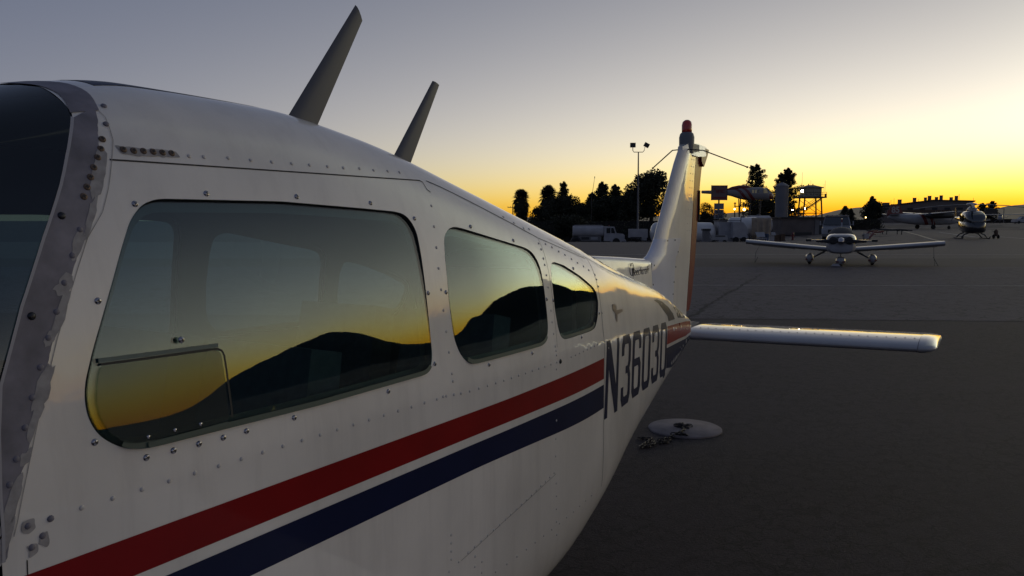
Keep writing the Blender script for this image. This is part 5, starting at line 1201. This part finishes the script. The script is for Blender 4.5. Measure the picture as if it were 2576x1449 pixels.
# ------------------------------------------------------------------ helicopter on display
D = 140; p = gpt(1880, D); t = thing('display_helicopter', 'white and red retired helicopter mounted on poles above the fuel farm', 'helicopter', p, R(2)); k_ = .0106
hz = at(1880, 487, D).z - p.z
def hs(x, w_, zc, h_): return [(x, w_ * math.copysign(abs(math.cos(a)) ** .75, math.cos(a)), hz + zc + h_ * math.copysign(abs(math.sin(a)) ** .75, math.sin(a))) for a in [2 * math.pi * i / 18 for i in range(18)]]
M_DISP = mat('faded_airframe_paint', (.21, .20, .21), .5, coat=.3, coat_r=.15)
b = MB(); b.loft([hs(4.35, .12, -.55, .12), hs(4.2, .45, -.5, .40), hs(3.7, .85, -.42, .68), hs(3.0, 1.05, -.15, 1.0), hs(2.0, 1.15, -.02, 1.13), hs(0, 1.15, -.06, 1.10), hs(-1.6, 1.0, .02, .95), hs(-3.0, .6, .12, .60), hs(-4.5, .38, .18, .40), hs(-8.3, .24, .26, .26)]); b.build('fuselage', M_DISP, t, ang=60)
b = MB(); b.loft([hs(.2, .4, 1.0, .18), hs(-.4, .55, 1.08, .34), hs(-1.8, .55, 1.08, .36), hs(-3.0, .4, .85, .35), hs(-3.9, .2, .55, .25)]); b.build('engine_cowl', M_BRED, t, ang=60)
for xb in (-1.9, -.6):
    b = MB(); rg = []
    for q in (0, .62):
        ring = []
        for i in range(18):
            a = 2 * math.pi * i / 18; s_ = math.sin(a); x = xb + q - 1.05 * s_; w_ = interp(x, [(-8.3, .24), (-4.5, .38), (-3, .6), (-1.6, 1.0), (0, 1.15), (2, 1.15)]); h_ = interp(x, [(-8.3, .26), (-4.5, .40), (-3, .6), (-1.6, .95), (0, 1.1), (2, 1.13)]); zc = interp(x, [(-8.3, .26), (-3, .12), (-1.6, .02), (0, -.06), (2, -.02)])
            ring.append((x, (w_ + .02) * math.copysign(abs(math.cos(a)) ** .75, math.cos(a)), hz + zc + (h_ + .02) * math.copysign(abs(s_) ** .75, s_)))
        rg.append(ring)
    b.loft(rg, caps=False); b.build('red_band', M_BRED, t, ang=60)
M_WARMGL = mat('gold_painted_sky_glass', (.85, .66, .30), .1, coat=1.0, coat_r=.02)  # gold base colour stands in for dusk sky seen through the solid cabin
for x, w_ in ((.35, .34), (.85, .30), (1.35, .26)): b = MB(); b.box((x, -1.13, hz + .34), (w_, .08, .56)); b.build('window', M_BGLASS if x > 1.3 else M_WARMGL, t)
b = MB(); b.prism([(2.45, .05), (2.95, .05), (2.80, .62), (2.45, .70)], .08, lambda u, v, w_: (u, w_ - 1.06, hz + v)); b.build('window', M_WARMGL, t)
b = MB(); b.prism([(2.2, .05), (2.38, .05), (2.38, .72), (2.2, .74)], .08, lambda u, v, w_: (u, w_ - 1.13, hz + v)); b.build('window', M_WARMGL, t)
b = MB(); b.loft([[(3.0, y, hz + .82), (3.75, y * .72, hz + .18), (3.80, y * .7, hz + .22), (3.05, y, hz + .87)] for y in (-.85, .85)]); b.build('windshield', M_BGLASS, t)
b = MB(); b.loft([hs(3.3, .98, -.36, .70), hs(3.72, .86, -.42, .69), hs(4.2, .47, -.5, .42), hs(4.38, .14, -.55, .14)]); b.build('nose', M_BRED, t, ang=60)
for x in (-1.6, .2, 2.0):
    for s_ in (-1, 1): b = MB(); b.tube([(x + .35 * s_, s_ * .8, 0), (x, s_ * .5, hz - .9)], .10, 6); b.build('mount_pole', M_BDARK, t)
b = MB(); b.tube([(-2.5, 0, hz - 2.2), (3.0, 0, hz - 2.2)], .09, 6); b.tube([(-2.4, -.6, hz - 1.7), (-2.4, .6, hz - 1.7)], .07, 6); b.tube([(-2.4, 0, 0), (-2.4, 0, hz - 1.5)], .10, 6); b.tube([(-1.1, -.6, 0), (-1.1, -.6, hz - 1.6)], .08, 6); b.build('mount_frame', M_BDARK, t)

# ------------------------------------------------------------------ fuel truck on the left
D = 104; p = gpt(1510, D); t = thing('fuel_truck', 'white fuel tanker truck parked side-on under the trees', 'truck', p, R(-3)); 
b = MB(); b.loft([[(x, .95 * math.copysign(abs(math.cos(a)) ** .7, math.cos(a)), 1.85 + .72 * math.copysign(abs(math.sin(a)) ** .7, math.sin(a))) for a in [2 * math.pi * i / 18 for i in range(18)]] for x in (-3.6, -3.5, .28, .36)]); b.build('tank', M_BDULL, t, ang=50)
b = MB(); b.box((-1.6, 0, 2.62), (3.6, .9, .08)); b.build('catwalk', M_BDULL, t)
b = MB(); b.box((-1.4, 0, .85), (2.9, 1.8, .75)); bx_ = b.build('pump_compartment', M_BGREY, t)
for x, w_, m in ((-2.0, 1.0, M_BDARK), (-.85, .9, M_BWHITE), (-1.4, 2.6, M_BDARK)): b = MB(); b.box((x, -.92, .95 if w_ < 2 else .55), (w_, .05, .35 if w_ < 2 else .16)); b.build('panel', m, bx_)
b = MB(); b.prism([(.42, .6), (2.05, .6), (2.05, 1.55), (1.70, 2.45), (.42, 2.50)], 1.9, lambda u, v, w_: (u, w_, v)); cab = b.build('cab', M_BDULL, t)
b = MB(); b.prism([(.72, 1.62), (1.22, 1.62), (1.22, 2.28), (.72, 2.28)], 1.94, lambda u, v, w_: (u, w_, v)); b.prism([(1.32, 1.62), (1.85, 1.62), (1.62, 2.28), (1.32, 2.28)], 1.94, lambda u, v, w_: (u, w_, v)); b.build('side_window', M_BGLASS, cab)
b = MB(); b.loft([[(2.07, y, 1.60), (2.10, y, 1.60), (1.78, y, 2.40), (1.74, y, 2.40)] for y in (-.82, .82)]); b.build('windshield', M_BGLASS, cab)
b = MB(); b.box((1.1, 0, 2.58), (.16, .16, .14)); b.build('beacon', M_BRED, cab)
b = MB(); b.prism([(2.02, .55), (3.05, .55), (3.08, 1.35), (2.9, 1.50), (2.02, 1.62)], 1.7, lambda u, v, w_: (u, w_, v)); b.build('hood', M_BDULL, t)
b = MB(); b.box((3.16, 0, .62), (.16, 2.0, .30)); b.build('bumper', M_BWHITE, t)
for x in (-3.2, 1.98):
    for s_ in (-1, 1): wheel('wheel', (x, s_ * .88, .50), .50, .30, t, 'Y')
    b = MB(); b.lathe([(.56, -.98), (.66, -.98), (.66, .98), (.56, .98)], 16, (x, 0, .52), 'Y'); b.build('fender', M_BDULL if x > 0 else M_BDARK, t)
D = 108; p = gpt(1604, D); t = thing('box_trailer', 'low white box trailer beside the light mast', 'trailer', p, R(-2))
b = MB(); b.box((0, 0, 1.45), (2.45, 1.6, 1.15)); b.build('box', M_BDULL, t); b = MB(); b.box((-.35, -.82, .85), (1.5, .04, .22)); b.build('slot', M_BDARK, t); b = MB(); b.box((.75, -.02, .75), (.7, 1.5, .5)); b.build('locker', M_BWHITE, t)
for x in (-.9, .95): b = MB(); b.tube([(x, -.6, 0), (x, -.6, .9)], .05, 6); b.build('leg', M_BDARK, t)
wheel('wheel', (.1, -.7, .34), .34, .2, t, 'Y'); wheel('wheel', (.1, .7, .34), .34, .2, t, 'Y')
# ------------------------------------------------------------------ light mast
D = 112; p = gpt(1604, D); t = thing('light_mast', 'tall slim mast with two square floodlight heads against the sky', 'mast', p); zt_ = at(1601, 383, D).z - p.z
b = MB(); b.tube([(0, 0, 0), (-.08, 0, zt_)], [.17, .08], 8); b.build('pole', M_BGREY, t)
b = MB(); b.tube([(-.86, 0, zt_ + .75), (-.86, 0, zt_ + .25), (-.7, 0, zt_ + .02), (.55, 0, zt_ + .02), (.72, 0, zt_ + .25), (.82, 0, zt_ + .7)], .055, 6); b.build('yoke', M_BGREY, t)
b = MB(); b.box((-.86, 0, zt_ + .98), (.72, .45, .62)); b.build('floodlight_head', M_BDARK, t)
b = MB(); b.box((1.05, 0, zt_ + .98), (.70, .45, .55), rot=Matrix.Rotation(R(28), 3, 'Y')); b.build('floodlight_head', M_BDARK, t)
p = gpt(1487, 150); b = MB(); z_ = at(1483, 500, 150).z; b.tube([(0, 0, 0), (0, 0, z_ - p.z), (.55, 0, at(1490, 446, 150).z - p.z)], [.08, .06, .03], 6); b.lathe([(.06, at(1490, 446, 150).z - p.z - .2), (.07, at(1490, 446, 150).z - p.z + .15)], 6, (.55, 0, 0)); o = b.build('leaning_pole', M_BDARK, loc=p); tag(o, 'thin leaning pole sticking up out of the dark trees', 'pole')
p = gpt(1290, 200); t = thing('utility_pole', 'distant utility pole with a crossarm left of the palm', 'pole', p); z_ = at(1290, 520, 200).z - p.z
b = MB(); b.tube([(0, 0, 0), (0, 0, z_ + .3)], .14, 6); b.build('pole', M_BDARK, t); b = MB(); b.box((0, 0, z_ - .2), (2.6, .12, .14)); b.build('crossarm', M_BDARK, t)
for x in (-1.2, -.6, .6, 1.2): b = MB(); b.lathe([(.05, z_ - .12), (.07, z_ + .05), (.03, z_ + .15)], 6, (x, 0, 0)); b.build('insulator', M_BDARK, t)

# ------------------------------------------------------------------ ramp clutter
for k, (x, D, lab) in enumerate(((2196, 74, 'dark red bent stand leaning on the ramp, nearer one'), (2184, 84, 'dark red stand with three rungs on the ramp, farther one'))):
    p = gpt(x, D); t = thing('tow_stand', lab, 'stand', p, R(-10), 'red stands behind the homebuilt'); b = MB(); b.tube([(-.55, -.15, .03), (.05, 0, .75), (.9, .2, .85)], .075, 6); b.build('rail', M_BRED, t); b = MB(); b.tube([(-.45, .55, .03), (.10, .6, .72), (.95, .8, .80)], .075, 6); b.build('rail', M_BRED, t)
    for q in range(3): b = MB(); b.tube([(-.25 + .42 * q, .05, .40 + .17 * min(q, 2)), (-.2 + .42 * q, .65, .40 + .17 * min(q, 2))], .05, 5); b.build('rung', M_BRED, t)
p = gpt(2232, 100); t = thing('hose_rack', 'low rack of long dark hoses lying across the ramp', 'hoses', p, R(-6))
for q in range(4):
    b = MB(); b.tube([(-2.6 + .3 * q, .4 * q, .45), (-1.4, .4 * q, .62 + .05 * math.sin(q * 3)), (0, .4 * q, .55 + .1 * math.sin(q * 2)), (1.4, .4 * q, .58 + .06 * math.cos(q * 3)), (2.9 - .4 * q, .4 * q, .48)], .07, 6); b.build('hose', M_BDARK, t)
for x in (-1.9, -.2, 1.6): b = MB(); b.tube([(x, -.1, 0), (x, -.1, .55)], .05, 5); b.tube([(x, 1.4, 0), (x, 1.4, .55)], .05, 5); b.tube([(x, -.1, .5), (x, 1.4, .5)], .05, 5); b.build('trestle', M_BDARK, t)
p = gpt(2176, 70); t = thing('toolbox', 'small white box on legs right of the homebuilt nose', 'box', p, R(6)); b = MB(); b.box((0, 0, .45), (.42, .35, .42)); b.build('body', M_BDULL, t)
for sx in (-.18, .18): b = MB(); b.tube([(sx, 0, 0), (sx, 0, .3)], .03, 5); b.build('leg', M_BDARK, t)
b = MB(); b.tube([(-.22, -.1, .5), (-.42, -.1, .45)], .04, 5); b.build('handle', M_BDARK, t)

# ------------------------------------------------------------------ parked cars and the high-wing plane far right
def suv(label, p, rz, grp):
    t = thing('parked_car', label, 'car', p, rz, grp)
    b = MB(); b.loft([[(x, y, z) for y, z in ((-.9, .35), (.9, .35), (.93, .8), (.86, zt_), (-.86, zt_), (-.93, .8))] for x, zt_ in ((-2.3, .95), (-2.2, 1.05), (2.1, 1.05), (2.3, .9), (2.35, .6))]); b.build('body', M_BDULL, t, ang=30)
    b = MB(); b.loft([[(-2.15, -.8, 1.05), (1.15, -.8, 1.05), (.45, -.66, 1.72), (-1.95, -.66, 1.72)], [(-2.15, .8, 1.05), (1.15, .8, 1.05), (.45, .66, 1.72), (-1.95, .66, 1.72)]]); b.build('cabin', M_BGLASS, t, ang=30)
    b = MB(); b.box((-.75, 0, 1.745), (2.5, 1.34, .06)); b.build('roof', M_BDULL, t)
    for x in (-1.9, -.75, .3): b = MB(); b.loft([[(x, y * .83, 1.05), (x + .10, y * .83, 1.05), (x + .06, y * .69, 1.73), (x - .02, y * .69, 1.73)] for y in (-1, 1)]); b.build('pillar', M_BDULL, t)
    for x in (-1.45, 1.4):
        for s_ in (-1, 1): wheel('wheel', (x, s_ * .82, .35), .35, .24, t, 'Y')
    for s_ in (-1, 1): b = MB(); b.box((2.28, s_ * .65, .80), (.10, .36, .16)); b.build('headlight', M_BWHITE, t)
    return t
p = gpt(2569, 195); sv = suv('silver van parked at the far right edge of the ramp', p, R(176), 'cars parked around the airfield')
p = Vector((-17.5, 22.5, 0)); s2 = copy_tree(sv); s2.location = p; s2.rotation_euler = (0, 0, R(10)); s2['label'] = 'pale car seen through the windshield at the left edge'
p = gpt(2511, 200); t = thing('high_wing_airplane', 'distant white high-wing airplane facing us beyond the helicopter', 'airplane', p, face_cam(p))
b = MB(); b.loft(hull([(0, .25, 1.35, .3, 0), (.2, .5, 1.35, .5, 0), (1.2, .55, 1.4, .55, 0), (2.2, .55, 1.55, .72, 0), (3.6, .45, 1.6, .55, 0), (7.5, .1, 1.6, .15, 0)])); b.build('fuselage', M_BWHITE, t, ang=60)
b = MB(); b.loft([[(x, y, 2.25 + z_) for y, z_ in foil(1.6, 1.5, .13)] for x in (-5.4, 0, 5.4)]); b.build('wing', M_BWHITE, t, ang=60)
for s_ in (-1, 1): b = MB(); b.tube([(s_ * .5, 2, 1.0), (s_ * 1.3, 2, .3)], .06, 6); lg = b.build('gear_leg', M_BGREY, t); wheel('tyre', (s_ * 1.3, 2, .22), .22, .14, lg); b = MB(); b.tube([(s_ * .5, 2, 1.1), (s_ * 2.4, 2.2, 2.2)], .04, 6); b.build('strut', M_BWHITE, t); b = MB(); b.box((s_ * .85, 7.2, 1.6), (1.6, .8, .06)); b.build('tailplane', M_BWHITE, t)
b = MB(); b.tube([(0, .5, 1.0), (0, .45, .2)], .05, 6); lg = b.build('nose_leg', M_BGREY, t); wheel('tyre', (0, .45, .2), .2, .12, lg)
b = MB(); b.box((0, 1.35, 1.92), (.9, .5, .42), rot=Matrix.Rotation(R(-35), 3, 'X')); b.build('windshield', M_BGLASS, t)
p = gpt(2496, 230); t = thing('gate_frame', 'pale rectangular frame standing behind the far airplanes', 'frame', p); w_ = 150 * .1455 / FPX * 230
b = MB(); b.tube([(-w_ * 1.1, 0, 0), (-w_ * 1.1, 0, 4.2)], .09, 6); b.build('post', M_BGREY, t); b = MB(); b.tube([(w_ * 1.1, 0, 0), (w_ * 1.1, 0, 4.2)], .09, 6); b.build('post', M_BGREY, t); b = MB(); b.tube([(-w_ * 1.1, 0, 4.15), (w_ * 1.1, 0, 4.15)], .09, 6); b.build('beam', M_BGREY, t)
b = MB(); b.box((-.35 * w_, .1, 3.1), (1.3 * w_, .15, 2.0)); b.build('panel', M_BDARK, t)

# ------------------------------------------------------------------ trees
M_LEAF = mat('dark_foliage', (.028, .030, .016), .9, var=.5, vs_=.6); M_LEAF2 = mat('olive_foliage', (.050, .046, .022), .9, var=.5, vs_=.6); M_BARK = mat('bark', (.035, .026, .02), .95)
def leafmesh(b, c, r, n, s, flat=.8, rng_=random):
    for _ in range(n):
        u = rng_.gauss(0, 1), rng_.gauss(0, 1), rng_.gauss(0, 1); L_ = math.sqrt(sum(q * q for q in u)) or 1; k = rng_.random() ** .45
        p = Vector((c[0] + u[0] / L_ * r[0] * k, c[1] + u[1] / L_ * r[1] * k, c[2] + u[2] / L_ * r[2] * k))
        a = Vector((rng_.gauss(0, 1), rng_.gauss(0, 1), rng_.gauss(0, 1) * flat)).normalized() * s * rng_.uniform(.6, 1.4); d = Vector((rng_.gauss(0, 1), rng_.gauss(0, 1), rng_.gauss(0, 1))).normalized() * s * rng_.uniform(.5, 1.0)
        b.add([p - a, p + d * .6, p + a, p - d * .6], [(0, 1, 2, 3)])
def tree(name, label, x, ytop, D, wpx, kind='broad', ybase=None, leaf=M_LEAF, group='trees around the airfield', seed=0, dens_=1.0):
    random.seed(seed * 13 + 5); p = gpt(x, D); px_ = D / FPX; hgt = at(x, ytop, D).z - p.z; wr = wpx * px_ / 2
    t = thing(name, label, 'tree', p, 0, group); b = MB()
    if kind == 'broad':
        zc = hgt * .60; rz_ = hgt * .40; ncl = 13
        tk = MB(); tk.tube([(0, 0, 0), (wr * .05, 0, hgt * .3), (0, .1, hgt * .55)], [wr * .085, wr * .065, wr * .03], 7)
        for k in range(ncl):
            a = random.uniform(0, 6.28); q = random.random() ** .6; zz2 = random.uniform(-1, 1); e = math.sqrt(max(0, 1 - zz2 * zz2 * .8)); c_ = (math.cos(a) * q * e * wr * .72, math.sin(a) * q * e * wr * .72, zc + zz2 * rz_ * .70)
            r_ = wr * random.uniform(.30, .44); leafmesh(b, c_, (r_, r_, min(r_ * .85, hgt * .25)), int(230 * dens_), wr * .045 + .07)
            if k < 7: tk.tube([(0, 0, hgt * .28), (c_[0] * .5, c_[1] * .5, (hgt * .35 + c_[2]) / 2), c_], [wr * .035, wr * .022, wr * .008], 5)
        leafmesh(b, (0, 0, zc), (wr * .85, wr * .85, rz_ * .85), int(700 * dens_), wr * .05 + .07)
    elif kind == 'conifer':
        tk = MB(); tk.tube([(0, 0, 0), (0, 0, hgt * .98)], [hgt * .02, hgt * .004], 6); nb = 46
        for k in range(nb):
            f = k / nb; z = hgt * (.16 + .82 * f); prof = (1 - f) ** .55 * (1 - .25 * math.exp(-f * 6)) * random.uniform(.6, 1.25); L_ = wr * prof; a = k * 2.4 + random.uniform(-.5, .5)
            e = (math.cos(a) * L_, math.sin(a) * L_, z + L_ * .25); tk.tube([(0, 0, z), e], [hgt * .006, hgt * .002], 4)
            for m_ in range(3):
                u = .35 + .32 * m_; leafmesh(b, (e[0] * u, e[1] * u, z + (e[2] - z) * u), (L_ * .28 + .15, L_ * .28 + .15, hgt * .028 + .10), int(34 * dens_), .13 + hgt * .008)
        leafmesh(b, (0, 0, hgt * .96), (wr * .10, wr * .10, hgt * .05), 25, .12)
    elif kind == 'palm':
        zc = hgt - wr * 1.0; tk = MB(); tk.tube([(0, 0, 0), (0, 0, zc)], [wr * .22, wr * .18], 9)
        leafmesh(b, (0, 0, zc + wr * .15), (wr * .75, wr * .75, wr * .75), 260, wr * .16); leafmesh(b, (0, 0, zc - wr * .9), (wr * .72, wr * .72, wr * 1.5), 420, wr * .15); leafmesh(b, (0, 0, zc - wr * 2.2), (wr * .50, wr * .50, wr * 1.2), 260, wr * .14)
        for k in range(330):     # living fans, then the long skirt of dead ones
            live = k < 130; a = random.uniform(0, 6.28); el = random.uniform(-.5, 1.5) if live else random.uniform(-1.45, -.75); q_ = 0 if live else random.random()
            L_ = wr * (random.uniform(.8, 1.18) if live else random.uniform(.75, 1.0) * (1 - .35 * q_)); z0_ = zc if live else zc - q_ * wr * 2.6
            d = Vector((math.cos(a) * math.cos(el), math.sin(a) * math.cos(el), math.sin(el))); c_ = Vector((0, 0, z0_)) + d * L_ * .50 + (Vector((0, 0, 0)) if live else Vector((math.cos(a), math.sin(a), 0)) * wr * .50 * (1 - .4 * q_))
            sd2 = d.cross(Vector((0, 0, 1))).normalized(); up2 = sd2.cross(d)
            b.add([(0, 0, z0_), c_ + up2 * .03, c_ - up2 * .03], [(0, 1, 2)])
            for q in range(9):
                g_ = -1.15 + 2.3 * q / 8; v = (d * math.cos(g_) + sd2 * math.sin(g_)).normalized(); tip = c_ + v * L_ * .55 - Vector((0, 0, L_ * .14)); n2 = v.cross(up2).normalized() * L_ * .075
                b.add([c_ - n2, c_ + n2, tip], [(0, 1, 2)])
    tk.build('trunk', M_BARK, t); b.build('crown', leaf, t, smooth=False); return t
tree('palm_tree', 'shaggy fan palm standing alone, leftmost on the skyline', 1311, 474, 170, 46, 'palm', seed=1)
tree('palm_tree', 'fan palm rising beside the slender conifer, second from the left', 1379, 464, 172, 48, 'palm', seed=2)
tree('conifer', 'slender conifer just right of the second palm', 1417, 456, 185, 54, 'conifer', seed=3, dens_=1.4)
tree('small_tree', 'low bushy tree between the two palms', 1357, 518, 165, 74, 'broad', seed=4, dens_=1.5)
tree('broadleaf_tree', 'dark rounded tree below the slender conifer', 1418, 490, 160, 124, 'broad', seed=5, dens_=2.4)
tree('broadleaf_tree', 'low spreading dark tree in front of the fuel truck tail', 1436, 535, 112, 108, 'broad', seed=6, dens_=2.2)
tree('small_tree', 'small ragged tree between the rounded tree and the leaning pole', 1462, 505, 170, 50, 'broad', seed=27, dens_=1.2)
tree('conifer', 'pointed dark conifer with a leaning pole in it', 1488, 484, 165, 52, 'conifer', seed=7, dens_=1.8)
tree('conifer', 'tall dark conifer right of the leaning pole', 1513, 457, 168, 80, 'conifer', seed=8, dens_=2.2)
tree('conifer', 'second tall dark conifer beside the big round tree', 1546, 464, 168, 76, 'conifer', seed=9, dens_=2.2)
tree('broadleaf_tree', 'dark bushy tree filling in below the two tall conifers', 1518, 494, 160, 116, 'broad', seed=10, dens_=2.4)
tree('broadleaf_tree', 'largest dark round tree behind the light mast', 1634, 432, 158, 150, 'broad', seed=11, dens_=3.0)
tree('broadleaf_tree', 'dark shoulder of foliage left of the largest tree', 1588, 474, 155, 92, 'broad', seed=12, dens_=2.2)
tree('broadleaf_tree', 'dark tree closing the gap under the leaning pole', 1472, 506, 158, 88, 'broad', seed=28, dens_=2.2)
tree('broadleaf_tree', 'dark tree between the second tall conifer and the largest tree', 1566, 484, 157, 84, 'broad', seed=29, dens_=2.2)
tree('small_tree', 'thin leafy tree right behind the rudder', 1772, 505, 175, 46, 'broad', leaf=M_LEAF2, seed=13, dens_=.5)
tree('conifer', 'small dark cone-shaped tree below the fuel sign', 1771, 533, 150, 40, 'conifer', seed=14, dens_=1.8)
tree('small_tree', 'sparse olive tree behind the price panels', 1800, 520, 190, 60, 'broad', leaf=M_LEAF2, seed=15, dens_=.45)
tree('conifer', 'full pine rising behind the display helicopter', 1896, 412, 205, 92, 'conifer', seed=16, dens_=2.0)
tree('conifer', 'shorter dark conifer directly behind the silo', 1960, 434, 200, 66, 'conifer', seed=17, dens_=1.8)
tree('conifer', 'tallest dark conifer right of the silo', 1977, 421, 198, 80, 'conifer', seed=18, dens_=2.2)
tree('broadleaf_tree', 'dark tree mass under the nose of the display helicopter', 1920, 494, 160, 84, 'broad', seed=19, dens_=2.2)
tree('conifer', 'little two-topped conifer below the tan mountain, left top', 2122, 518, 230, 30, 'conifer', seed=20)
tree('conifer', 'little two-topped conifer below the tan mountain, right top', 2137, 524, 230, 24, 'conifer', seed=21)
tree('broadleaf_tree', 'dark tree at the left end of the hangar', 2192, 508, 200, 76, 'broad', seed=22, dens_=2.2)
tree('conifer', 'spiky tree top above the left end of the hangar', 2188, 493, 205, 32, 'conifer', seed=23, dens_=1.6)
tree('conifer', 'pine right behind the helicopter rotor, left of the pair', 2466, 511, 240, 34, 'conifer', seed=24, dens_=1.4)
tree('conifer', 'pine right behind the helicopter rotor, right of the pair', 2489, 506, 240, 40, 'conifer', seed=25, dens_=1.5)
tree('small_tree', 'low scrub tree behind the stairs of the watch tower', 2003, 520, 175, 30, 'broad', leaf=M_LEAF2, seed=26, dens_=.5)

random.seed(77)
def hedge(label, xa, xb, ytop, D):
    p = gpt((xa + xb) / 2, D); L_ = (xb - xa) / FPX * D; h_ = at(xa, ytop, D).z - p.z; t = thing('hedge', label, 'hedge', p); b = MB(); n = int(L_ / 1.1)
    for k in range(n):
        x = -L_ / 2 + L_ * (k + .5) / n; hh = h_ * random.uniform(.72, 1.12); leafmesh(b, (x, random.uniform(-.4, .4), hh * .5), (1.0, .8, hh * .55), 150, .17)
    b.build('foliage', M_LEAF, t, smooth=False)
    s_ = MB()
    for k in range(n): x = -L_ / 2 + L_ * (k + .5) / n; s_.tube([(x, 0, 0), (x + .1, 0, h_ * .6)], .04, 5)
    s_.build('stems', M_BARK, t)
hedge('dark ragged hedge between the fuel truck and the trees', 1300, 1665, 548, 116)
hedge('dark hedge below the watch tower and the small conifers', 2078, 2215, 548, 146)
